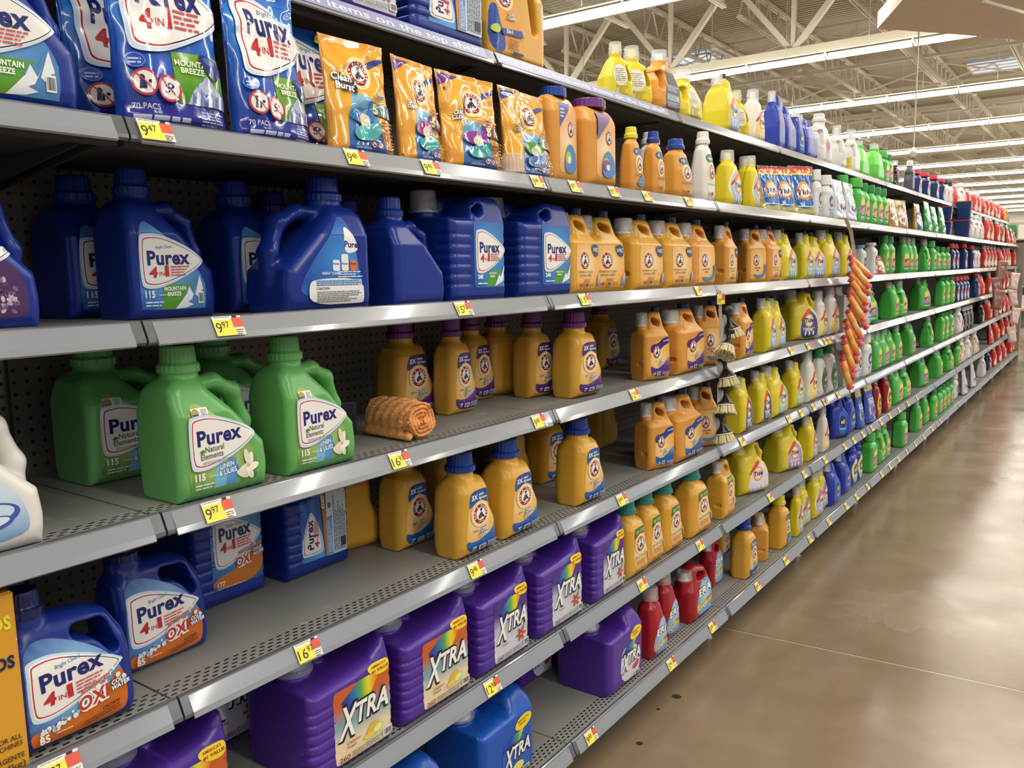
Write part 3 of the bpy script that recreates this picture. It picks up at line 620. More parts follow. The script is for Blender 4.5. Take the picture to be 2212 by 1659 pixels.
def nofig(A, x, z, r, eye):
    A.ell(x, z, r, r, 'c8343a'); A.ell(x, z, r*.82, r*.82, 'e9e6e2')
    if eye: A.blob([(x-r*.5, z+r*.1), (x, z+r*.5), (x+r*.6, z+r*.15), (x, z-r*.1)], '20306c', 2); A.ell(x+r*.1, z+r*.2, r*.12, r*.12, 'ffffff'); A.ell(x-r*.35, z-r*.3, r*.1, r*.1, '20306c'); A.ell(x-r*.1, z-r*.25, r*.08, r*.08, '20306c')
    else: A.ell(x-r*.22, z+r*.3, r*.2, r*.24, '1c2450'); A.poly([(x-r*.5, z-r*.5), (x+r*.05, z-r*.5), (x+r*.05, z+r*.05), (x-r*.4, z+r*.1)], '1c2450'); A.ell(x+r*.35, z+r*.05, r*.16, r*.12, '1c2450')
    c = r*.62; A.poly([(x-c-.0012, z+c), (x-c+.0012, z+c+.0008), (x+c+.0012, z-c), (x+c-.0012, z-c-.0008)], 'c8343a')
def art_ppouch(W, H, color=False):
    A = Art(); pouch_outline(A, W, H, grad(['2a30a4', '2450b4', '2a6cc8', '2f88dc', '1c5cb8'], 1, 0, H))
    A.rect(-W*.46, W*.47, .004, H*.13, '272b94'); A.print_(-W*.40, W*.1, H*.055, 1, .011, 'c8d0f0', .007); A.text('70 PACS', -W*.40, H*.085, .013, 'dfe4f4', .01); A.print_(W*.18, W*.42, H*.10, 5, .005, 'b0b8e4')
    A.poly([(-W*.02, H*.13), (W*.46, H*.13), (W*.45, H*.42), (-W*.02, H*.42)], grad(['3f7c24', '5c9a30', '82ac3c'], 1, H*.13, H*.42))
    A.poly([(W*.06, H*.13), (W*.46, H*.13), (W*.455, H*.20), (W*.36, H*.25), (W*.28, H*.31), (W*.22, H*.26), (W*.14, H*.22)], 'a8b0cc')
    for k in range(9): a = W*(.1+.038*k); A.poly([(a, H*.13), (a+.009, H*.13), (a+.013, H*(.17+.012*(k % 4))), (a+.005, H*(.2+.014*(k % 3)))], ('5868a8', 'e4e8f0', '7c88b8')[k % 3])
    A.text('MOUNTAIN', -W*.005, H*.345, .0135, 'e8f4d8', .03); A.text('BREEZE', W*.04, H*.305, .0135, 'e8f4d8', .03)
    A.blob([(W*.2, H*.40), (W*.24, H*.43), (W*.40, H*.39), (W*.44, H*.33), (W*.36, H*.28), (W*.32, H*.29)], '24307c', 3); A.blob([(W*.24, H*.40), (W*.28, H*.415), (W*.38, H*.38), (W*.3, H*.36)], '5468b8', 3)
    egg(A, -W*.34, W*.46, H*.44, H*.86, .0035); A.text('Bright Clean!', -W*.1, H*.80, .013, '3f84a8', .01, .2); purex(A, -W*.27, H*.665, W*.58, .048)
    nofig(A, -W*.30, H*.22, .022, False); nofig(A, -W*.10, H*.20, .022, True); A.ell(-W*.36, H*.335, .016, .012, '6c94d8'); A.ell(-W*.36, H*.335, .0145, .0105, '2450b4'); A.print_(-W*.41, -W*.31, H*.345, 2, .006, 'c8d8f4')
    if color: A.poly([(W*.1, H*.89), (W*.47, H*.80), (W*.47, H*.97), (W*.2, H*.97)], grad(['3c9c4c', 'e8e040', 'e87830', 'c8342c', '7c3484', '2c4c9c'], 0, W*.08, W*.48)); A.text('COLOR', W*.2, H*.90, .014, 'f0f0f0', .03)
    return A
def art_ahpouch(v, W, H):
    pk, cap, hi = {'clean': ('2f74b4', '2a3c8c', '54b4b4'), 'burst': ('9c2f7c', '6c3c94', '2c9c9c'), 'odor': ('8c3c94', '6c3494', '2c9c9c'), 'fresh': ('5c9c30', '2c4c9c', '2c6ca4')}[v]
    A = Art(); pouch_outline(A, W, H, grad(['e8a02c', 'eeb040', 'e9a535'], 1, 0, H))
    A.poly([(-W*.30, .006), (W*.30, .006), (W*.18, H*.30), (W*.14, H*.50), (-W*.16, H*.52), (-W*.28, H*.25)], grad(['2a5ca8', '3f74b8', '5c9ccc', '8cc0dc'], 1, 0, H*.5))
    A.blob([(W*.14, H*.74), (W*.30, H*.80), (W*.47, H*.86), (W*.47, H*.88), (W*.28, H*.86), (W*.08, H*.78)], '2b3c8e', 2)
    if v != 'clean': A.poly([(-W*.48, H*.97), (-W*.12, H*.97), (-W*.48, H*.84)], cap); A.text('42', -W*.44, H*.79, .013, '5c2c1c', .01)
    hammer_logo(A, 0, H*.70, .026); A.poly([(W*.08, H*.36), (W*.48, H*.32), (W*.48, H*.44), (W*.1, H*.47)], '3f70b0' if v in ('clean', 'fresh') else cap)
    A.text('5', W*.14, H*.365, .030, 'ece03c', .04, 0, -.06); A.text('in1', W*.26, H*.362, .021, 'ece03c', .03, 0, -.06)
    if v == 'clean': A.text('Clean', -W*.42, H*.62, .020, 'f4f8ff', .03, 0, -.12, out=('1c2c50', .08)); A.text('Burst', -W*.38, H*.545, .020, 'f4f8ff', .03, 0, -.12, out=('1c2c50', .08)); A.text('Fresh', W*.2, H*.50, .013, '2f74b4', .03)
    else: oxi(A, -W*.36, H*.50, .0145, .02); A.print_(W*.16, W*.42, H*.53, 2, .009, cap)
    A.blob([(-W*.30, H*.30), (-W*.2, H*.38), (0, H*.40), (W*.14, H*.36), (W*.12, H*.28), (-W*.1, H*.24)], pk, 3); A.blob([(-W*.26, H*.18), (-W*.1, H*.24), (W*.16, H*.28), (W*.24, H*.22), (W*.1, H*.12), (-W*.18, H*.10)], hi, 3)
    A.blob([(-W*.14, H*.31), (-W*.02, H*.36), (W*.06, H*.32), (W*.02, H*.24), (-W*.1, H*.23)], 'd2ceb0', 3)
    A.print_(W*.2, W*.46, H*.29, 5, .008, '8c4c20'); A.print_(W*.28, W*.46, H*.12, 4, .006, '8c4c20'); nofig(A, W*.06, H*.08, .0065, False); nofig(A, W*.15, H*.075, .0065, True); A.print_(-W*.24, -W*.0, H*.045, 1, .006, 'e0ecf8'); return A
def art_gpouch(W, H, bg, mid, top, word=None):
    A = Art(); pouch_outline(A, W, H, grad(bg, 1, 0, H)); A.rect(-W*.49, W*.49, H*.86, H*.985, top); A.rect(-W*.46, W*.46, H*.82, H*.86, 'e8d050' if word else top)
    A.blob([(-W*.4, H*.14), (W*.42, H*.16), (W*.4, H*.74), (-W*.38, H*.7)], burst(0, H*.45, H*.4, mid[1], mid[0]), 3)
    if word == 'Tide': A.ell(0, H*.5, W*.3, W*.3, 'f08c28'); A.ell(0, H*.5, W*.22, W*.22, 'f4ead0'); A.text('Tide', -W*.27, H*.42, .034, '23306c', .04, .1, .05, width=W*.58); A.print_(-W*.3, W*.3, H*.2, 1, .01, 'f0f4f8')
    else:
        for k in range(5): A.blob([(-W*.3+k*W*.12, H*.2+k*.008), (-W*.2+k*W*.12, H*.25), (-W*.16+k*W*.12, H*.42+.01*(k % 2)), (-W*.28+k*W*.12, H*.36)], ('e8e8e4', 'c83c2c', '3c4c8c', 'f0d050', '5c2c50')[k], 2)
        A.print_(-W*.3, W*.3, H*.62, 3, .012, 'f4f4f0')
    return A
def art_tub():
    A = Art(); A.rrect(-.05, .066, .03, .185, .012, burst(.0, .1, .1, 'fbe6b0', 'e08a3c', 10)); A.poly([(-.048, .19), (-.048, .13), (.03, .19)], '46508c'); A.print_(-.044, -.015, .175, 3, .008, 'd8dcf4')
    hammer_logo(A, .02, .13, .018, False); A.blob([(-.03, .03), (.05, .03), (.052, .07), (.02, .1), (-.01, .09)], '4f84c4', 3); A.ell(.0, .065, .018, .014, 'a8c860'); A.ell(.005, .06, .01, .009, 'f0ecc0'); return A
def art_tubp():
    A = art_tub(); A.poly([(-.048, .19), (-.048, .12), (.04, .19)], '7a5a8c'); A.ell(.0, .06, .02, .014, '8c4c94'); A.ell(.008, .055, .01, .008, 'f0ecd0'); return A
def art_ahjug5():
    A = Art(); A.blob([(-.10, .03), (-.0, .02), (.02, .06), (-.03, .2), (-.10, .2)], 'e9a030', 2); A.blob([(-.105, .02), (-.06, .02), (-.055, .06), (-.075, .1), (-.085, .15), (-.105, .15)], '234a9c', 2)
    hammer_logo(A, -.06, .17, .024); oxi(A, -.05, .115, .014); A.poly([(-.075, .085), (.0, .095), (.008, .077), (-.07, .07)], '1f4c9c'); A.text('5in1', -.058, .076, .014, 'f8f8f8', .03, .2, .1); A.print_(-.05, -.01, .062, 5, .006, '6c4418'); A.rrect(-.035, .005, .022, .03, .003, '283c7c'); A.ell(-.092, .08, .012, .012, 'c8d860'); return A

# ------------------------------------------------------------------ kinds: a prototype of each package with its parts
KD = {}; MESH = {}
def cap_mesh(r, z0, z1, flange=True, x=0, flutes=True):
    bm = bmesh.new(); p = [(r*1.02, z0), (r*1.02, z0+.002)]
    if flange: p = [(r*1.16, z0), (r*1.18, z0+.002), (r*1.17, z0+.014), (r*1.04, z0+.018)]
    lathe(bm, p+[(r, z0+.02), (r*.94, z1-.004), (r*.88, z1)], 48 if flutes else 28, x, 0, flute=.012 if flutes else 0, nf=1 if flutes else 0)
    return bm_me(bm)
def clear_mesh(r, z0, z1, x=0):
    bm = bmesh.new(); lathe(bm, [(r*1.04, z0), (r*1.05, z0+.006), (r, z0+.008), (r*.93, z1-.005), (r*.86, z1), (r*.8, z1-.002), (r*.86, z0+.012)], 28, x, 0, cap0=False, cap1=False)
    v = [q for q in bm.verts if abs(q.co.z-z1) < 1e-6]; bm.faces.new(sorted(v, key=lambda q: math.atan2(q.co.y, q.co.x-x))); return bm_me(bm)
def kind(key, name, cat, phrase, sh, col, art=None, caps=(), scale=(1, 1, 1), aback=None, aside=None, foil=False, step=.009):
    KD[key] = dict(name=name, cat=cat, phrase=phrase, sh=sh, col=col, art=art, caps=caps, scale=scale, aback=aback, aside=aside, foil=foil, step=step, proto=None)
def build(key):
    k = KD[key]; root = empty(k['name']); me0 = None
    if k['sh'] in SH:
        me0 = smesh(k['sh']); W, D = SH[k['sh']][5:7]
        mk = (k['sh'], k['col'])
        if mk not in MESH: MESH[mk] = me0.copy(); MESH[mk].materials.append(pmat(k['col']))
        mobj('body', MESH[mk], None, root)
    else:
        W, H, D, seed = k['sh']; me0 = pouch_mesh(W, H, D, seed); me0.materials.append(k['foilmat'] if 'foilmat' in k else FM(k['col'])); mobj('bag', me0, None, root)
    for art, view, nm in ((k['art'], 'front', 'label'), (k['aback'], 'back', 'back_label'), (k['aside'], 'left', 'side_label')):
        if art:
            a = art(); mobj(nm, lay(a, me0, view, k['step'], name=nm), FOIL if k['foil'] else LAB, root)
    for c in k['caps']:
        t = c[0]; mk = c
        if mk not in MESH:
            if t == 'cap': MESH[mk] = cap_mesh(c[2], c[3], c[4], c[5], c[1]); MESH[mk].materials.append(pmat(c[6])); MESH[mk].polygons.foreach_set('use_smooth', [False]*len(MESH[mk].polygons))
            elif t == 'clear': MESH[mk] = clear_mesh(c[2], c[3], c[4], c[1]); MESH[mk].materials.append(CLEAR); MESH[mk].polygons.foreach_set('use_smooth', [True]*len(MESH[mk].polygons))
            elif t == 'lid':
                bm = bmesh.new(); box(bm, -.106, .106, -.106, .106, .214, .232); bmesh.ops.bevel(bm, geom=bm.edges[:], offset=.008, segments=3, affect='EDGES'); MESH[mk] = bm_me(bm); MESH[mk].materials.append(pmat(c[1]))
            elif t == 'spout':
                bm = bmesh.new(); lathe(bm, [(c[2]*.8, c[3]), (c[2]*.78, c[3]+.008), (c[2]*.45, c[3]+.014), (c[2]*.36, c[4])], 20, c[1], 0); MESH[mk] = bm_me(bm); MESH[mk].materials.append(pmat(c[5])); MESH[mk].polygons.foreach_set('use_smooth', [True]*len(MESH[mk].polygons))
        mobj({'lid': 'lid', 'cap': 'cap', 'clear': 'measuring_cap', 'spout': 'spout'}[t], MESH[mk], None, root)
    k['proto'] = root; k['W'] = W; k['D'] = D; return root
def FM(c):
    if 'f'+c not in M: M['f'+c] = mat('film_'+c, PL.get(c, c), .2, coat=.5, bump=.2, bscale=25, var=.04)
    return M['f'+c]
def cc(x, r, z0, z1, fl, col): return ('cap', x, r, z0, z1, fl, col)
def cl(x, r, z0, z1, sp='capwhite'): return (('spout', x, r, z0-.004, z1-.012, sp), ('clear', x, r, z0, z1))
NAV = (cc(-.045, .034, .234, .284, True, 'navy'),)
kind('pxB', 'detergent_jug', 'jug', 'navy jug with white and mountain label', 'jug', 'navy', lambda: art_mountain().move(-.006, -.004, .94, .98), NAV)
kind('pxBb', 'detergent_jug', 'jug', 'navy jug turned to show its back', 'jug', 'navy', None, NAV, aback=art_purex_back)
kind('pxN', 'detergent_jug', 'jug', 'plain navy jug showing no label', 'jug', 'navy', None, NAV)
kind('pxG', 'detergent_jug', 'jug', 'green jug with lily label', 'jug', 'green', lambda: art_mountain(True).move(-.006, -.004, .94, .98), (cc(-.045, .036, .234, .284, True, 'green'),))
kind('px85', 'detergent_jug', 'jug', 'dark blue low jug with orange label band', 'lowjug', 'navy', art_advanced, (cc(-.06, .03, .212, .255, True, 'capnavy'),))
kind('px177', 'detergent_jug', 'jug', 'big navy jug with orange banded label', 'bigjug', 'navy', art_177, cl(-.078, .034, .213, .262))
kind('pxS', 'detergent_jug', 'jug', 'big navy jug with sideways label', 'bigjug', 'navy', art_sideways, cl(-.078, .034, .213, .262))
kind('px240', 'detergent_jug', 'jug', 'big ribbed navy jug with clear cap', 'bigjug', 'navy', art_240, cl(-.078, .036, .213, .265))
XC = cl(-.062, .037, .214, .264)
kind('xC', 'detergent_jug', 'jug', 'big ribbed purple jug with citrus label', 'xjug', 'purple', lambda: art_xtra('citrus').move(-.012, 0, 1.12, 1), XC)
kind('xT', 'detergent_jug', 'jug', 'big ribbed purple jug with flower label', 'xjug', 'purple', lambda: art_xtra('berry').move(-.012, 0, 1.12, 1), XC)
kind('xS', 'detergent_jug', 'jug', 'smaller purple jug with berry label', 'smjug', 'purple', lambda: art_xtra('berry', True).move(-.045, -.005, 1.5, 1.2), cl(-.078, .036, .213, .262))
kind('xB', 'detergent_jug', 'jug', 'bright blue jug with rainbow label', 'smjug', 'royal', lambda: art_xtra('blue', True).move(-.035, -.005, 1.4, 1.15), cl(-.078, .038, .213, .265))
for q, cap, a, b, ph in (('P', 'cappurple', '5a2c86', '44206c', 'golden bottle with purple cap'), ('B', 'capblue', '1f62b4', '174a94', 'golden bottle with blue cap')):
    kind('a'+q, 'detergent_bottle', 'bottle', ph, 'b77', 'gold', (lambda a=a, b=b: art_ah77(a, b)), (cc(-.008, .031, .222, .274, True, cap),))
    kind('j'+q, 'detergent_jug', 'jug', 'orange jug with '+('purple' if q == 'P' else 'blue')+' wave label', 'j140', 'orange', (lambda a=a, b=b: art_ahplus(a, b)), cl(-.055, .03, .197, .247)+(cc(.032, .019, .246, .262, False, 'capnavy'),))
kind('aN', 'detergent_bottle', 'bottle', 'golden bottle turned away without label', 'b77', 'gold', None, (cc(-.008, .031, .222, .274, True, 'cappurple'),))
kind('aT', 'detergent_bottle', 'bottle', 'golden bottle with teal cap', 'b77', 'gold', art_ah_sens, (cc(-.008, .031, .222, .27, True, 'capteal'),))
kind('aY', 'detergent_bottle', 'bottle', 'golden bottle with yellow cap', 'b77', 'gold', lambda: art_small('yel'), (cc(-.008, .031, .222, .27, True, 'capyellow'),))
kind('jT', 'detergent_jug', 'jug', 'golden jug with round teal badge', 'j140', 'gold', art_ah_sens, cl(-.055, .03, .197, .247)+(cc(.032, .019, .246, .262, False, 'capnavy'),))
for i, (c, ph) in enumerate((('gold', 'yellow-gold jug with emblem label'), ('orange', 'orange jug with emblem label'), ('orange', 'orange jug with blue swoosh label'))):
    kind('j%d' % i, 'detergent_jug', 'jug', ph, 'j140', c, (lambda i=i: art_ah140(i)), cl(-.055, .03, .197, .25)+(cc(.032, .019, .246, .262, False, 'capnavy'),))
kind('jN', 'detergent_jug', 'jug', 'orange jug turned edge on', 'j140', 'orange', lambda: art_ah140(2), cl(-.055, .03, .197, .25)+(cc(.032, .019, .246, .262, False, 'capnavy'),))
kind('sB', 'detergent_bottle', 'bottle', 'small orange bottle with blue cap', 'ovalb', 'orange', lambda: art_small('blue'), (cc(-.004, .026, .212, .255, True, 'capblue'),))
kind('sY', 'detergent_bottle', 'bottle', 'small orange bottle with yellow cap', 'ovalb', 'orange', lambda: art_small('yel'), (cc(-.004, .026, .212, .255, True, 'capyellow'),))
kind('sW', 'detergent_bottle', 'bottle', 'white bottle with green headed label', 'ovalb', 'white', lambda: art_small('green'), (cc(-.004, .026, .212, .255, True, 'capwhite'),))
kind('tub', 'detergent_tub', 'tub', 'orange tub with blue lid', 'tub', 'orange', art_tub, (cc(0, .045, .206, .228, False, 'capblue'),))
kind('tubP', 'detergent_tub', 'tub', 'orange tub with purple lid', 'tub', 'orange', art_tubp, (cc(0, .05, .206, .230, False, 'cappurple'),))
TC = cl(-.052, .028, .202, .25)+(cc(.012, .015, .238, .25, False, 'capblack'),)
for k, c0, c1, ph, tx in (('tB', '2f6cc8', 'd8ecf8', 'yellow jug with blue arched label', None), ('tG', '2f8c54', 'd8f0e0', 'yellow jug with green arched label', None), ('tO', '2c3868', '5c6ca8', 'yellow jug with dark arched label', 'OXI'), ('tV', '6c3c8c', 'e0d0ec', 'yellow jug with violet arched label', None), ('tW', 'd8d0dc', 'f0ecf4', 'yellow jug with pale arched label', None)):
    kind(k, 'detergent_jug', 'jug', ph, 'tjug', 'ylw', (lambda c0=c0, c1=c1, tx=tx: art_tide(c0, c1, k != 'tO', txt=tx)), TC)
OC = cl(-.004, .027, .212, .262, 'capyellow')
for k, c0, ph in (('oB', '2f5cc0', 'yellow bottle with blue oval label'), ('oG', '1f5c3c', 'yellow bottle with green oval label'), ('oP', '8c8cc0', 'yellow bottle with pale oval label')):
    kind(k, 'detergent_bottle', 'bottle', ph, 'ovalb', 'ylw', (lambda c0=c0: art_tide(c0, 'e4f0f4', True, True)), OC)
kind('oW', 'detergent_bottle', 'bottle', 'white bottle with red and yellow label', 'ovalb', 'white', lambda: art_tide('f0d040', 'f4eca0', True), cl(-.004, .027, .212, .262))
kind('hY', 'detergent_jug', 'jug', 'yellow handled jug turned to its side', 'handjug', 'ylw', None, cl(0, .034, .218, .275, 'capyellow'), aback=art_yback)
kind('jBk', 'detergent_jug', 'jug', 'orange jug showing a grey back label', 'handjug', 'orange', art_infoback, cl(0, .03, .218, .265))
kind('yBk', 'detergent_jug', 'jug', 'yellow jug showing a round pale back label', 'handjug', 'ylw', art_yback, cl(0, .034, .218, .268))
kind('bBk', 'detergent_jug', 'jug', 'bright blue jug with round back label', 'tjug', 'allblue', art_plain, cl(-.052, .028, .202, .25))
kind('wBk', 'detergent_jug', 'jug', 'translucent white jug', 'handjug', 'white', lambda: art_plain('dce4dc', 'b8c8c8'), cl(0, .03, .218, .268))
kind('wYl', 'detergent_jug', 'jug', 'white jug with yellow side label', 'handjug', 'white', None, cl(0, .03, .218, .268), aside=lambda: Art().rrect(-.04, .03, .03, .1, .006, 'e0c828').print_(-.035, .025, .09, 7, .008, '8c7c20'))
kind('aJ5', 'detergent_jug', 'jug', 'large orange jug with slot handle', 'ajug', 'gold', art_ahjug5, ())
kind('xPp', 'detergent_jug', 'jug', 'purple jug on the top shelf', 'xjug', 'purple', lambda: art_xtra('berry'), XC)
kind('era', 'detergent_jug', 'jug', 'red jug with blue and yellow label', 'eraj', 'era', lambda: art_era().move(0, 0, 1.3, 1.12), cl(-.065, .028, .172, .21))
kind('erb', 'detergent_bottle', 'bottle', 'slim red bottle with clear cap', 'ovalb', 'era', art_era, cl(-.004, .028, .212, .262, 'red'))
kind('allB', 'detergent_jug', 'jug', 'blue jug with round emblem label', 'tjug', 'allblue', lambda: art_all('2f66c0'), TC[:2]+(cc(.012, .015, .238, .25, False, 'allblue'),))
kind('allb', 'detergent_bottle', 'bottle', 'blue bottle with round emblem label', 'ovalb', 'allblue', lambda: art_all('2f66c0'), cl(-.004, .026, .212, .258))
kind('allW', 'detergent_bottle', 'bottle', 'white bottle with green cap', 'ovalb', 'white', lambda: art_all('3c7c4c', '2c3c30'), (cc(-.004, .026, .212, .262, True, 'capgreen'),))
kind('allw', 'detergent_bottle', 'bottle', 'white bottle with blue emblem', 'roundb', 'white', lambda: art_all('c8dcf0'), (cc(0, .031, .192, .245, False, 'capwhite'),))
kind('snb', 'detergent_bottle', 'bottle', 'dark blue bottle with pale yellow label', 'roundb', 'allblue', lambda: art_all('e8e48c', '5cb0dc', True), (cc(0, .026, .198, .235, True, 'allblue'),))
kind('wTb', 'detergent_tub', 'tub', 'white tub', 'slab', 'white', lambda: art_all('eeeeee', 'c8d0d8', False), (cc(0, .036, .198, .215, False, 'capwhite'),))
kind('wTt', 'detergent_tub', 'tub', 'white tub with turquoise lid', 'slab', 'white', lambda: art_all('eeeeee', 'c8d0d8', False), (cc(0, .036, .198, .215, False, 'capteal2'),))
for i in range(3):
    ph = ('green jug with peach label', 'green jug with yellow label', 'green jug with pink label')[i]
    kind('g%d' % i, 'detergent_jug', 'jug', ph, ('tjug', 'handjug', 'tjug')[i], 'gain', (lambda i=i: art_gain(i)), (cl(-.052, .028, .202, .245) if i != 1 else cl(0, .03, .218, .262)))
kind('gb', 'detergent_bottle', 'bottle', 'slim green bottle with peach label', 'roundb', 'gain', lambda: art_gain(3), (cc(0, .026, .196, .238, False, 'capgreen'),))
kind('gs', 'detergent_bottle', 'bottle', 'green bottle with clear cap', 'ovalb', 'gain', lambda: art_gain(0), cl(-.004, .026, .212, .255, 'gain'))
kind('gl', 'detergent_bottle', 'bottle', 'light green bottle with wide green cap', 'slab', 'gain', lambda: art_gain(2), (cc(0, .036, .198, .248, False, 'gain'),))
kind('gt', 'detergent_tub', 'tub', 'green tub with fruit label', 'slab', 'gain', lambda: art_gain(1), (cc(0, .036, .198, .212, False, 'capgreen'),))
kind('gj', 'detergent_jug', 'jug', 'green jug turned edge on', 'handjug', 'lightgreen', None, cl(0, .028, .218, .255, 'lightgreen'))
kind('r0', 'detergent_jug', 'jug', 'orange-red jug with bright label', 'tjug', 'tidered', lambda: art_tide('f0a040', 'f8e8c0', False), TC)
kind('r1', 'detergent_bottle', 'bottle', 'orange-red bottle with clear cap', 'ovalb', 'tidered', lambda: art_tide('e8dcc0', 'f4f0e8', False), cl(-.004, .026, .212, .258))
kind('r2', 'detergent_bottle', 'bottle', 'crimson bottle with yellow label', 'ovalb', 'maroon', lambda: art_all('e8c838', 'c83c2c'), cl(-.004, .022, .212, .25, 'red'))
kind('rt', 'detergent_tub', 'tub', 'orange-red tub', 'slab', 'tidered', lambda: art_tide('f0a040', 'f8e8c0', False).move(0, .01, .8, .9), (cc(0, .036, .198, .212, False, 'tidered'),))
kind('nv', 'detergent_bottle', 'bottle', 'navy bottle with red cap', 'slab', 'darknavy', lambda: art_downy(), (cc(0, .034, .198, .24, True, 'capred'),))
kind('nj', 'detergent_jug', 'jug', 'navy jug with red and white label', 'handjug', 'darknavy', art_downy, (cc(0, .034, .218, .262, True, 'capred'),))
kind('nt', 'detergent_tub', 'tub', 'navy tub with red rim', 'bucket', 'darknavy', lambda: art_downy().move(.03, .02, 1.2, 1.1), (('lid', 'capred'),))
kind('bk', 'detergent_bottle', 'bottle', 'black bottle', 'roundb', 'black', lambda: art_plain('303034', 'c8c8cc'), cl(0, .026, .198, .24))
kind('bj', 'detergent_jug', 'jug', 'black jug with pale label', 'handjug', 'black', art_downy, (cc(0, .03, .218, .255, True, 'capblack'),))
kind('sl', 'detergent_bottle', 'bottle', 'dark grey oval bottle', 'roundb', 'slate', None, (cc(0, .024, .198, .24, False, 'capwhite'),))
kind('wj', 'detergent_jug', 'jug', 'white jug with handle', 'handjug', 'white', art_downy, (cc(0, .03, .218, .258, True, 'capwhite'),))
kind('wb', 'detergent_bottle', 'bottle', 'slim white bottle', 'roundb', 'white', art_downy, (cc(0, .022, .198, .238, True, 'capblack'),))
kind('cj', 'detergent_jug', 'jug', 'cream jug', 'handjug', 'cream', art_downy, (cc(0, .03, .218, .25, True, 'capwhite'),))
kind('wL', 'detergent_jug', 'jug', 'large white jug with blue swirl label', 'jug', 'white', lambda: Art().blob([(-.085, .02), (.075, .02), (.085, .05), (.06, .11), (-.06, .19), (-.085, .16)], grad(['5c8cc8', 'c8e0f0', 'e4f0f4'], 1, .01, .16), 2).ell(.01, .06, .06, .022, '3c5cb0', rot=.1).ell(.01, .063, .052, .016, 'c8e0f0', rot=.1).ell(.02, .05, .04, .012, '3c5cb0', rot=.1).ell(.02, .052, .034, .008, 'd8e8f4', rot=.1), (cc(-.045, .032, .234, .284, True, 'capwhite'),))
kind('pxV', 'detergent_jug', 'jug', 'navy jug with lavender flower label', 'jug', 'navy', lambda: art_lav(), NAV)
def art_lav():
    A = Art(); A.blob([(-.088, .028), (-.083, .022), (.078, .022), (.086, .03), (.086, .075), (.06, .108), (-.052, .19), (-.07, .19), (-.088, .12)], '4a2a5c', 2); rnd = random.Random(3); A.n += 1
    for i in range(90): A.ell(rnd.uniform(-.07, .07), rnd.uniform(.03, .08), .005, .003, rnd.choice(('7c5c90', 'b09cbc', '5c3c70', 'd0b8c8')), 8, False, rnd.uniform(0, 3))
    egg(A, -.078, .07, .085, .165); purex(A, -.068, .118, .11, .028, .02); A.print_(-.06, .03, .04, 1, .006, 'e0d8e8'); return A
PW = (.215, .30, .085)
kind('pp0', 'detergent_pouch', 'pouch', 'blue film pouch', (*PW, 3), '2450b4', lambda: art_ppouch(PW[0], PW[1]), foil=True, step=.006)
kind('pp1', 'detergent_pouch', 'pouch', 'blue film pouch with rainbow corner', (*PW, 11), '2450b4', lambda: art_ppouch(PW[0], PW[1], True), foil=True, step=.006)
for i, v in enumerate(('clean', 'burst', 'odor', 'fresh')):
    kind('ap%d' % i, 'detergent_pouch', 'pouch', ('orange film pouch with light blue capsule picture', 'orange film pouch with magenta capsule picture', 'orange film pouch with violet capsule picture', 'orange film pouch with green capsule picture')[i], (.185, .240, .06, 20+i), 'd89a30', (lambda v=v: art_ahpouch(v, .185, .240)), foil=True, step=.005)
for k, fc, bg, mid, top, word, ph in (('tp', 'c8a828', ['c8c03c', '2f6cb8', '2f6cb8'], ('1f4c9c', '3f8cd8'), 'd85a2c', 'Tide', 'yellow and blue film pouch'), ('wp', 'c8ccd4', ['c8ccd8', 'dfe3ea', 'c4ccd8'], ('8ca4c8', 'e0e8f0'), 'd0d4dc', None, 'pale blue and white film pouch'),
    ('gp', '2f8c3c', ['2f8c3c', '3c9c44', '2f8c3c'], ('2c7c38', 'e0e8d8'), '2fa04c', None, 'green film pouch'), ('yp', 'a8862c', ['a8803c', 'b08c34', '9c7c2c'], ('b0803c', 'e0dcd0'), 'a88a2c', None, 'gold film pouch'), ('rp', 'd04028', ['d04028', 'd8502c', 'd04028'], ('c83c28', 'e8d0b0'), 'd85a2c', None, 'orange-red film pouch'),
    ('bp', '2a48a8', ['2a48a8', '3058b8', '2a48a8'], ('2f5cb8', '6ca4dc'), 'e0c83c', None, 'blue film pouch with yellow top'), ('vp', 'c8a828', ['2c4c9c', '2c4c9c', 'c8442c'], ('2c4c9c', 'd8e4ec'), 'c8502c', None, 'rainbow topped film pouch')):
    kind(k, 'detergent_pouch', 'pouch', ph, (.15, .24, .06, ord(k[0]) % 7+31), fc, (lambda bg=bg, mid=mid, top=top, word=word: art_gpouch(.15, .24, bg, mid, top, word)), foil=True)
# ------------------------------------------------------------------ pixel rays (where a photographed point lies in the shop)
def ray(px, py): return AF+AR*((px-1106)/FPX)-AU*((py-829.5)/FPX)
def atz(px, py, z):
    d = ray(px, py); t = (z-CAMZ)/d.z; return Vector((CAMX+t*d.x, t*d.y, z))
def atx(px, py, x):
    d = ray(px, py); t = (x-CAMX)/d.x; return Vector((x, t*d.y, CAMZ+t*d.z))
def proj(p):
    d = Vector(p)-Vector((CAMX, 0, CAMZ)); z = d.dot(AF); return 1106+FPX*d.dot(AR)/z, 829.5-FPX*d.dot(AU)/z
def yat(px, x, z):
    k = (px-1106)/FPX; n = AR-AF*k; b = Vector((x-CAMX, 0, z-CAMZ)); return -b.dot(n)/n.y
BAY = 1.2192; Y0 = .7706
LZ = [2.172, 1.813, 1.484, 1.158, .826, .502, .153]
LX = [-.163, 0, .006, .020, .030, .047, .077]
BACK = -.50

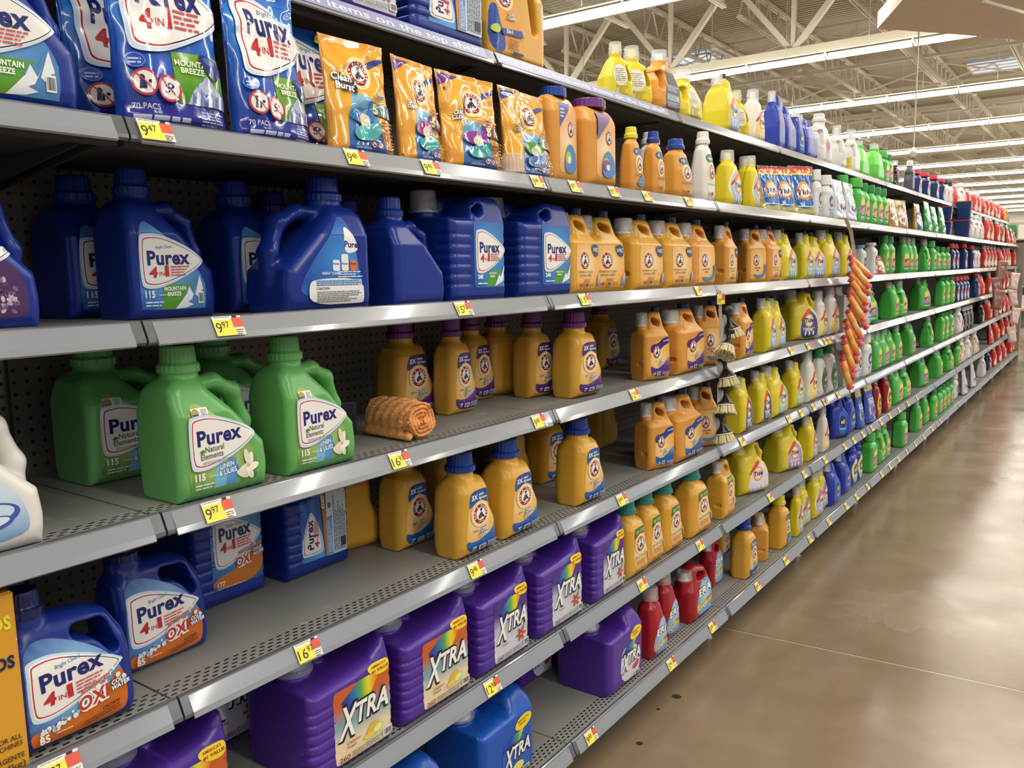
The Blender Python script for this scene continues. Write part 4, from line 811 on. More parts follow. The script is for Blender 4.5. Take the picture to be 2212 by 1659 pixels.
# ------------------------------------------------------------------ floor
fm = mat('polished_concrete', (.2, .16, .12), .2, vscale=1.2, var=.25); nt = fm.node_tree; N = nt.nodes; L = nt.links; b = N['Principled BSDF']
def nd(t, **k):
    n = N.new(t)
    for a, v in k.items(): setattr(n, a, v)
    return n
tc = nd('ShaderNodeTexCoord'); n1 = nd('ShaderNodeTexNoise'); n1.inputs['Scale'].default_value = 1.1; n1.inputs['Detail'].default_value = 7; n1.inputs['Roughness'].default_value = .62
L.new(tc.outputs['Object'], n1.inputs['Vector']); r1 = nd('ShaderNodeValToRGB'); L.new(n1.outputs['Fac'], r1.inputs[0])
r1.color_ramp.elements[0].position = .3; r1.color_ramp.elements[0].color = (.175, .122, .075, 1); r1.color_ramp.elements[1].position = .72; r1.color_ramp.elements[1].color = (.30, .225, .148, 1)
sx = nd('ShaderNodeSeparateXYZ'); L.new(tc.outputs['Object'], sx.inputs[0])
def mth(op, a, bb=None, clamp=False):
    m = nd('ShaderNodeMath', operation=op, use_clamp=clamp)
    for i, v in enumerate((a, bb)):
        if v is None: continue
        if isinstance(v, (int, float)): m.inputs[i].default_value = v
        else: L.new(v, m.inputs[i])
    return m.outputs[0]
yy = mth('ADD', sx.outputs['Y'], mth('MULTIPLY', sx.outputs['X'], -.066))
jl = mth('LESS_THAN', mth('ABSOLUTE', mth('SUBTRACT', mth('PINGPONG', mth('ADD', yy, -3.335+5.5), 5.5), 5.5)), .0035)
jd = mth('LESS_THAN', mth('ABSOLUTE', mth('SUBTRACT', mth('PINGPONG', mth('ADD', yy, -3.341+5.5), 5.5), 5.5)), .003)
m1 = nd('ShaderNodeMix', data_type='RGBA'); L.new(jd, m1.inputs[0]); L.new(r1.outputs[0], m1.inputs[6]); m1.inputs[7].default_value = (.09, .07, .05, 1)
m2 = nd('ShaderNodeMix', data_type='RGBA'); L.new(jl, m2.inputs[0]); L.new(m1.outputs[2], m2.inputs[6]); m2.inputs[7].default_value = (.48, .40, .30, 1)
# a dried smear by the shelf, and dark drips
vm = nd('ShaderNodeVectorMath', operation='DISTANCE'); vm.inputs[1].default_value = (.62, 3.98, 0); n3 = nd('ShaderNodeTexNoise'); n3.inputs['Scale'].default_value = 5; n3.inputs['Detail'].default_value = 6; n3.inputs['Distortion'].default_value = 1.6
L.new(tc.outputs['Object'], n3.inputs['Vector']); L.new(tc.outputs['Object'], vm.inputs[0])
sm = mth('MULTIPLY', mth('LESS_THAN', mth('ADD', vm.outputs['Value'], mth('MULTIPLY', n3.outputs['Fac'], .5)), .50), mth('MULTIPLY', n3.outputs['Fac'], .22))
m3 = nd('ShaderNodeMix', data_type='RGBA'); L.new(sm, m3.inputs[0]); L.new(m2.outputs[2], m3.inputs[6]); m3.inputs[7].default_value = (.42, .36, .28, 1)
last = m3
for p, r in (((.10, 2.68), .028), ((.085, 2.56), .016), ((.13, 2.33), .022), ((.16, 2.05), .012)):
    v2 = nd('ShaderNodeVectorMath', operation='DISTANCE'); v2.inputs[1].default_value = (*p, 0); L.new(tc.outputs['Object'], v2.inputs[0])
    k = mth('LESS_THAN', mth('ADD', v2.outputs['Value'], mth('MULTIPLY', n3.outputs['Fac'], .02)), r); m4 = nd('ShaderNodeMix', data_type='RGBA'); L.new(k, m4.inputs[0]); L.new(last.outputs[2], m4.inputs[6]); m4.inputs[7].default_value = (.05, .04, .03, 1); last = m4
L.new(last.outputs[2], b.inputs['Base Color'])
n5 = nd('ShaderNodeTexNoise'); n5.inputs['Scale'].default_value = 2.4; n5.inputs['Detail'].default_value = 5; L.new(tc.outputs['Object'], n5.inputs['Vector'])
rr = nd('ShaderNodeMapRange'); rr.inputs[1].default_value = .3; rr.inputs[2].default_value = .75; rr.inputs[3].default_value = .13; rr.inputs[4].default_value = .30; L.new(n5.outputs['Fac'], rr.inputs[0])
L.new(mth('ADD', rr.outputs[0], mth('MULTIPLY', sm, .5)), b.inputs['Roughness']); b.inputs['Specular IOR Level'].default_value = .75
nb = nd('ShaderNodeTexNoise'); nb.inputs['Scale'].default_value = 3; L.new(tc.outputs['Object'], nb.inputs['Vector']); bp = nd('ShaderNodeBump'); bp.inputs['Strength'].default_value = .05; bp.inputs['Distance'].default_value = .02
L.new(nb.outputs['Fac'], bp.inputs['Height']); L.new(bp.outputs['Normal'], b.inputs['Normal'])
bm = bmesh.new(); box(bm, -40, 14, -12, 95, -.1, 0); tag(mobj('floor', bm_me(bm), fm), kind='structure')

# ------------------------------------------------------------------ roof deck, girders, joists, lamps
white = mat('painted_steel', 'd6cfba', .5, var=.05); deckm = mat('roof_deck', 'aea48e', .6, var=.08, vscale=.6)
bm = bmesh.new(); y = -12.; prof = []
while y < 95: prof += [(y, 8.72), (y+.07, 8.72), (y+.10, 8.66), (y+.17, 8.66)]; y += .2
rows = [[bm.verts.new((x, a, z)) for a, z in prof] for x in (-42, 14)]
for i in range(len(prof)-1): bm.faces.new((rows[0][i], rows[0][i+1], rows[1][i+1], rows[1][i]))
tag(mobj('ceiling', bm_me(bm), deckm), kind='structure')
bm = bmesh.new(); box(bm, -42, 14, 94, 94.2, 0, 8.8); tag(mobj('wall_back', bm_me(bm), mat('back_wall', 'b8b4a8', .7)), kind='structure')
def steel(name, bm, m=None, loc=(0, 0, 0)):
    o = tag(mobj(name, bm_me(bm), m or white), kind='structure'); o.location = loc; return o
bm = bmesh.new(); box(bm, -30, 12, -.11, .11, 6.42, 6.68); box(bm, -30, 12, -.09, .09, 8.35, 8.55)
x = -5.35-3.18*7
while x < 12:
    bar(bm, (x, 0, 6.6), (x, 0, 8.4), .10); bar(bm, (x, -.03, 6.6), (x+1.5, -.03, 8.4), .13); bar(bm, (x, .03, 6.6), (x-1.5, .03, 8.4), .13); x += 3.18
g0 = steel('ceiling_girder', bm, None, (0, 20.95, 0))
for y in (-.9, 42.8, 64.6): g = g0.copy(); C.objects.link(g); g.location.y = y
bm = bmesh.new(); box(bm, -.07, -.015, 0, 21.7, 8.55, 8.64); box(bm, .015, .07, 0, 21.7, 8.55, 8.64); box(bm, -.06, -.012, .4, 21.3, 7.78, 7.85); box(bm, .012, .06, .4, 21.3, 7.78, 7.85)
for i in range(24): a = .4+i*.87; bar(bm, (0, a, 7.82), (0, a+.43, 8.58), .035); bar(bm, (0, a+.43, 8.58), (0, a+.87, 7.82), .035)
j0 = steel('ceiling_joist', bm, None, (-6.9, -.8, 0))
for x in [-6.9+2.62*k for k in range(-8, 5)]:
    for y in (-.8, 21.05, 42.9, 64.7):
        if (x, y) != (-6.9, -.8): j = j0.copy(); C.objects.link(j); j.location = (x, y, 0)
bm = bmesh.new()
for k in range(8): x = -6.9+2.62*(k-5); bar(bm, (x, 0, 7.85), (x+2.62, 0, 8.55), .04); bar(bm, (x, .06, 8.55), (x+2.62, .06, 7.85), .04)
br = steel('ceiling_bridging', bm, None, (0, 27, 0))
for y in (14.5, 34, 50, 58): q = br.copy(); C.objects.link(q); q.location.y = y
shiny = mat('galvanised_raceway', 'c4beb0', .3, metal=.6)
for p, q, z in (((1728, 152), (1862, 226), 6.3), ((1958, 100), (2050, 180), 6.3), ((1888, 238), (1962, 282), 6.3), ((2105, 205), (2128, 250), 6.3), ((1540, 100), (1610, 128), 7.0), ((1910, 40), (1945, 72), 7.0)):
    a = atz(*p, z); c = atz(*q, z); bm = bmesh.new(); bar(bm, a, (a.x+(c.x-a.x)*.2, c.y, z), .12, .07); tag(mobj('light_raceway', bm_me(bm), shiny), kind='structure')
for y, z in ((24.9, 6.9), (30.5, 7.2), (11, 7.4), (37, 7.3), (46, 7.2)):
    bm = bmesh.new(); bar(bm, (-25, y, z), (10, y, z), .07); tag(mobj('sprinkler_pipe', bm_me(bm), white), kind='structure')
tube = mat('lit_tube', (1, 1, 1), .5, emis=((1, .97, .9), 9)); house = mat('lamp_housing', 'c9c3b2', .4)
tube.cycles.emission_sampling = 'NONE' if hasattr(tube, 'cycles') else None
bm = bmesh.new(); box(bm, 0, 1.78, -.055, .055, -.02, .13); tme = bm_me(bm); tme.materials.append(tube)
bm = bmesh.new(); hp = [(-.13, .10), (-.07, .18), (.07, .18), (.13, .10), (.13, .09), (.065, .165), (-.065, .165), (-.13, .09)]
vs = [[bm.verts.new((x, a, z)) for a, z in hp] for x in (0, 1.80)]
for i in range(8): bm.faces.new((vs[0][i], vs[0][(i+1) % 8], vs[1][(i+1) % 8], vs[1][i]))
bar(bm, (.9, 0, .09), (.9, 0, 2.48), .012); hme = bm_me(bm); hme.materials.append(house)
nl = 0
for ri, y in enumerate(ROWS):
    if y < 10: continue
    for k in range(-9, 6):
        x = -6.24+1.83*k; pa, pb = proj((x, y, LAMP_Z)), proj((x+1.8, y, LAMP_Z))
        if pb[0] < 1150 or pa[0] > 2212 or max(pa[1], pb[1]) < -10: continue
        o = empty('strip_lamp', (x, y, LAMP_Z)); q = mobj('tube', tme, None, o); mobj('housing', hme, None, o)
        if y == 20.4: q.scale.z = .35
        tag(o, 'white strip lamp hung in the %s row of ceiling lamps, %s' % (['first', 'second', 'third', 'fourth', 'fifth', 'sixth', 'seventh', 'eighth', 'ninth', 'tenth', 'eleventh', 'twelfth', 'thirteenth', 'fourteenth'][ri-3], 'end to end with others'), 'ceiling lamp', 'ceiling lamps, row %d' % (ri-2)); nl += 1
sky = mat('skylight_pane', (.6, .7, .9), .5, emis=((.62, .72, .95), .8))
for (px, py), (w_, d_) in (((1520, 138), (1.5, 2.8)), ((2185, 138), (2.6, 1.6)), ((1868, 291), (1.4, 3.0))):
    c = atz(px, py, 8.5); bm = bmesh.new(); box(bm, c.x-w_/2, c.x+w_/2, c.y-d_/2, c.y+d_/2, 8.5, 8.55); o = tag(mobj('window_skylight', bm_me(bm), sky), kind='structure')
    bm = bmesh.new()
    for t in (-.5, -.17, .17, .5): bar(bm, (c.x+w_*t, c.y-d_/2, 8.48), (c.x+w_*t, c.y+d_/2, 8.48), .06); bar(bm, (c.x-w_/2, c.y+d_*t, 8.48), (c.x+w_/2, c.y+d_*t, 8.48), .06)
    mobj('skylight_frame', bm_me(bm), white, o)
P = [atz(*q, 5.2) for q in ((1895, 62), (2060, 74), (2260, 92), (2260, -40), (1985, -40))]; bm = bmesh.new(); lo_ = [bm.verts.new(p) for p in P]; hi_ = [bm.verts.new(p+Vector((0, 0, .25))) for p in P]
bm.faces.new(lo_); bm.faces.new(hi_[::-1])
for i in range(5): bm.faces.new((lo_[i], lo_[(i+1) % 5], hi_[(i+1) % 5], hi_[i]))
tag(mobj('ceiling_soffit', bm_me(bm), mat('soffit_paint', 'd6cbc0', .6)), kind='structure')
a = atz(2125, 3, 5.0); c = atz(2240, 36, 5.0); bm = bmesh.new(); bar(bm, a, c, .04); o = mobj('pipe', bm_me(bm), white); tag(o, kind='structure')
bm = bmesh.new(); lathe(bm, [(.02, .9), (.02, .30), (.10, .22), (.16, .10), (.17, 0)], 24); lathe(bm, [(.02, -.13), (.09, -.10), (.13, -.04), (.14, 0)], 24)
c = atx(1973, 333, -2.4); o = mobj('dome_camera', bm_me(bm), mat('white_dome', 'eeeae0', .35), None, True); o.location = c; o.scale = (.5, .5, .5); bar_ = bmesh.new(); bar(bar_, (0, 0, .3), (0, 0, 11), .05); mobj('drop_pipe', bm_me(bar_), white, o)
tag(o, 'white dome security camera hanging on a pipe above the top shelf', 'camera')

# ------------------------------------------------------------------ gondola shelving
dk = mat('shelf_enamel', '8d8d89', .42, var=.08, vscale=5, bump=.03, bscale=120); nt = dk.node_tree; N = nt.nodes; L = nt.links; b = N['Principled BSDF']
src = b.inputs['Base Color'].links[0].from_socket; tc = nd('ShaderNodeTexCoord'); sx = nd('ShaderNodeSeparateXYZ'); L.new(tc.outputs['Object'], sx.inputs[0])
# rows of slots punched along the front of the deck (x is measured back from the front edge)
row = mth('FLOOR', mth('DIVIDE', mth('MULTIPLY', sx.outputs['X'], -1), .0125)); fx = mth('FRACT', mth('DIVIDE', mth('MULTIPLY', sx.outputs['X'], -1), .0125))
fy = mth('FRACT', mth('ADD', mth('DIVIDE', sx.outputs['Y'], .021), mth('MULTIPLY', row, .5)))
inx = mth('LESS_THAN', mth('ABSOLUTE', mth('SUBTRACT', fx, .5)), .20); iny = mth('LESS_THAN', mth('ABSOLUTE', mth('SUBTRACT', fy, .5)), .27)
band = mth('MULTIPLY', mth('GREATER_THAN', row, 1.5), mth('LESS_THAN', row, 5.5)); top = mth('GREATER_THAN', sx.outputs['Z'], -.0085)
hole = mth('MULTIPLY', mth('MULTIPLY', inx, iny), mth('MULTIPLY', band, top))
mm = nd('ShaderNodeMix', data_type='RGBA'); L.new(hole, mm.inputs[0]); L.new(src, mm.inputs[6]); mm.inputs[7].default_value = (.006, .006, .006, 1)
n6 = nd('ShaderNodeTexNoise'); n6.inputs['Scale'].default_value = 9; n6.inputs['Detail'].default_value = 8; n6.inputs['Distortion'].default_value = .8; L.new(tc.outputs['Object'], n6.inputs['Vector'])
sc_ = nd('ShaderNodeMix', data_type='RGBA'); L.new(mth('MULTIPLY', mth('GREATER_THAN', n6.outputs['Fac'], .66), .35), sc_.inputs[0]); L.new(mm.outputs[2], sc_.inputs[6]); sc_.inputs[7].default_value = (.5, .5, .48, 1)
L.new(sc_.outputs[2], b.inputs['Base Color'])
dk2 = mat('shelf_enamel_shaded', '4c4a46', .5); rl = mat('price_rail', '72757a', .30, metal=.55, var=.10, vscale=7, bump=.12, bscale=9, coat=.3)  # undersides: same metal as the deck, their shade put into the darker colour
plast = mat('rail_plastic', '8c9096', .20, var=.05, coat=.6)
pg = mat('pegboard', '6e6355', .6); nt = pg.node_tree; N = nt.nodes; L = nt.links; b = N['Principled BSDF']; src = b.inputs['Base Color'].links[0].from_socket
tc = nd('ShaderNodeTexCoord'); sx = nd('ShaderNodeSeparateXYZ'); L.new(tc.outputs['Object'], sx.inputs[0])
d1 = mth('SUBTRACT', mth('FRACT', mth('DIVIDE', sx.outputs['Y'], .0254)), .5); d2 = mth('SUBTRACT', mth('FRACT', mth('DIVIDE', sx.outputs['Z'], .0254)), .5)
hh = mth('LESS_THAN', mth('ADD', mth('MULTIPLY', d1, d1), mth('MULTIPLY', d2, d2)), .026); mm = nd('ShaderNodeMix', data_type='RGBA'); L.new(hh, mm.inputs[0]); L.new(src, mm.inputs[6]); mm.inputs[7].default_value = (.004, .004, .004, 1); L.new(mm.outputs[2], b.inputs['Base Color'])
ORD = ['top', 'second', 'third', 'fourth', 'fifth', 'sixth', 'bottom']
BAYW = ['bay cut by the near edge of the picture', 'bay with the green jugs', 'bay with the golden bottles', 'bay beside the hanging brushes', 'bay before the hanging orange packs', 'bay of the hanging orange packs', 'first bay of only green jugs', 'second bay of only green jugs', 'bay where navy bottles begin', 'bay with the tall navy tub stack', 'first bay of red bottles', 'second bay of red bottles', 'third bay of red bottles', 'last bay at the aisle end']
NB = 12
proto_shelf = {}
for l in range(7):
    xf, z = LX[l], LZ[l]; dep = xf-BACK; w = BAY-.004
    bm = bmesh.new(); box(bm, -dep, -.002, 0, w, -.012, -.008); deck = bm_me(bm); deck.materials.append(dk)
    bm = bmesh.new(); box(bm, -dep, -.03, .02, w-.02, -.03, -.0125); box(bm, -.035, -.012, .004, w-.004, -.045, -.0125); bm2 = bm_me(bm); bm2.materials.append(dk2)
    bm = bmesh.new(); pr = [(-.010, -.0085), (-.009, 0), (-.002, .001), (.002, -.001), (.016, -.030), (.017, -.036), (.012, -.040), (-.002, -.012), (-.004, -.0085)]
    vs = [[bm.verts.new((a, y, c)) for a, c in pr] for y in (0, w)]
    for i in range(len(pr)): bm.faces.new((vs[0][i], vs[1][i], vs[1][(i+1) % len(pr)], vs[0][(i+1) % len(pr)]))
    bm.faces.new(vs[0]); bm.faces.new(vs[1][::-1]); bmesh.ops.recalc_face_normals(bm, faces=bm.faces[:]); rail = bm_me(bm); rail.materials.append(rl)
    bm = bmesh.new(); pr = [(.0035, -.003), (.0175, -.030), (.0215, -.040), (.018, -.043), (.0165, -.031), (.0028, -.003)]; vs = [[bm.verts.new((a, y, c)) for a, c in pr] for y in (.016, w-.02)]
    for i in range(6): bm.faces.new((vs[0][i], vs[1][i], vs[1][(i+1) % 6], vs[0][(i+1) % 6]))
    bm.faces.new(vs[0]); bm.faces.new(vs[1][::-1]); bmesh.ops.recalc_face_normals(bm, faces=bm.faces[:]); strip = bm_me(bm); strip.materials.append(plast)
    brks = []
    for y in (.012, w-.016):
        bm = bmesh.new()
        v = [bm.verts.new((a, y+q, c)) for q in (0, .004) for a, c in ((-dep, -.0125), (-.06, -.0125), (-.08, -.03), (-dep, -.085))]
        for f in ((3, 2, 1, 0), (4, 5, 6, 7), (0, 1, 5, 4), (1, 2, 6, 5), (2, 3, 7, 6), (3, 0, 4, 7)): bm.faces.new([v[i] for i in f])
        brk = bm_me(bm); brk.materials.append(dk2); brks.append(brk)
    for k in range(-1, NB):
        o = empty('gondola_shelf', (xf, Y0+k*BAY+.002, z)); nm = BAYW[k+1]
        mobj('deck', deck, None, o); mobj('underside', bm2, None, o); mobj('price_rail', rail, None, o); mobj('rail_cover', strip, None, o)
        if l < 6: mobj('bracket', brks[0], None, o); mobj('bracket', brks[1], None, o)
        tag(o, 'grey %s shelf, %s' % (ORD[l], nm), 'shelf', 'gondola shelves of the aisle')
for k in range(-1, NB):
    bm = bmesh.new(); box(bm, -.006, 0, .004, BAY-.004, 0, 2.02); o = mobj('pegboard_panel', bm_me(bm), pg); o.location = (BACK-.001, Y0+k*BAY, .14)
    tag(o, 'brown pegboard back panel behind the shelves, %s' % BAYW[k+1], 'back panel', 'pegboard panels of the gondola')
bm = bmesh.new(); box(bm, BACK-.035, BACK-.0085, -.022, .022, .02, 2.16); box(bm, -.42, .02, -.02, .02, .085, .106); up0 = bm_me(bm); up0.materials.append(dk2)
bm = bmesh.new(); lathe(bm, [(.018, 0), (.018, .006), (.012, .008), (.012, .09)], 16, .0, 0); ft = bm_me(bm); ft.materials.append(mat('foot_plastic', 'd8d4c8', .5))
for k in range(0, NB+1):
    o = mobj('gondola_upright', up0); o.location = (0, Y0+k*BAY, 0); mobj('levelling_foot', ft, None, o)
    f_ = o
    tag(o, 'dark steel upright with base leg and pale foot, between shelf bays', 'upright', 'gondola uprights')
bm = bmesh.new(); box(bm, -.45, -.44, Y0-BAY, Y0+NB*BAY, 0, .105); tag(mobj('kick_plate', bm_me(bm), dk2), 'dark kick plate set back under the bottom shelves', 'kick plate')
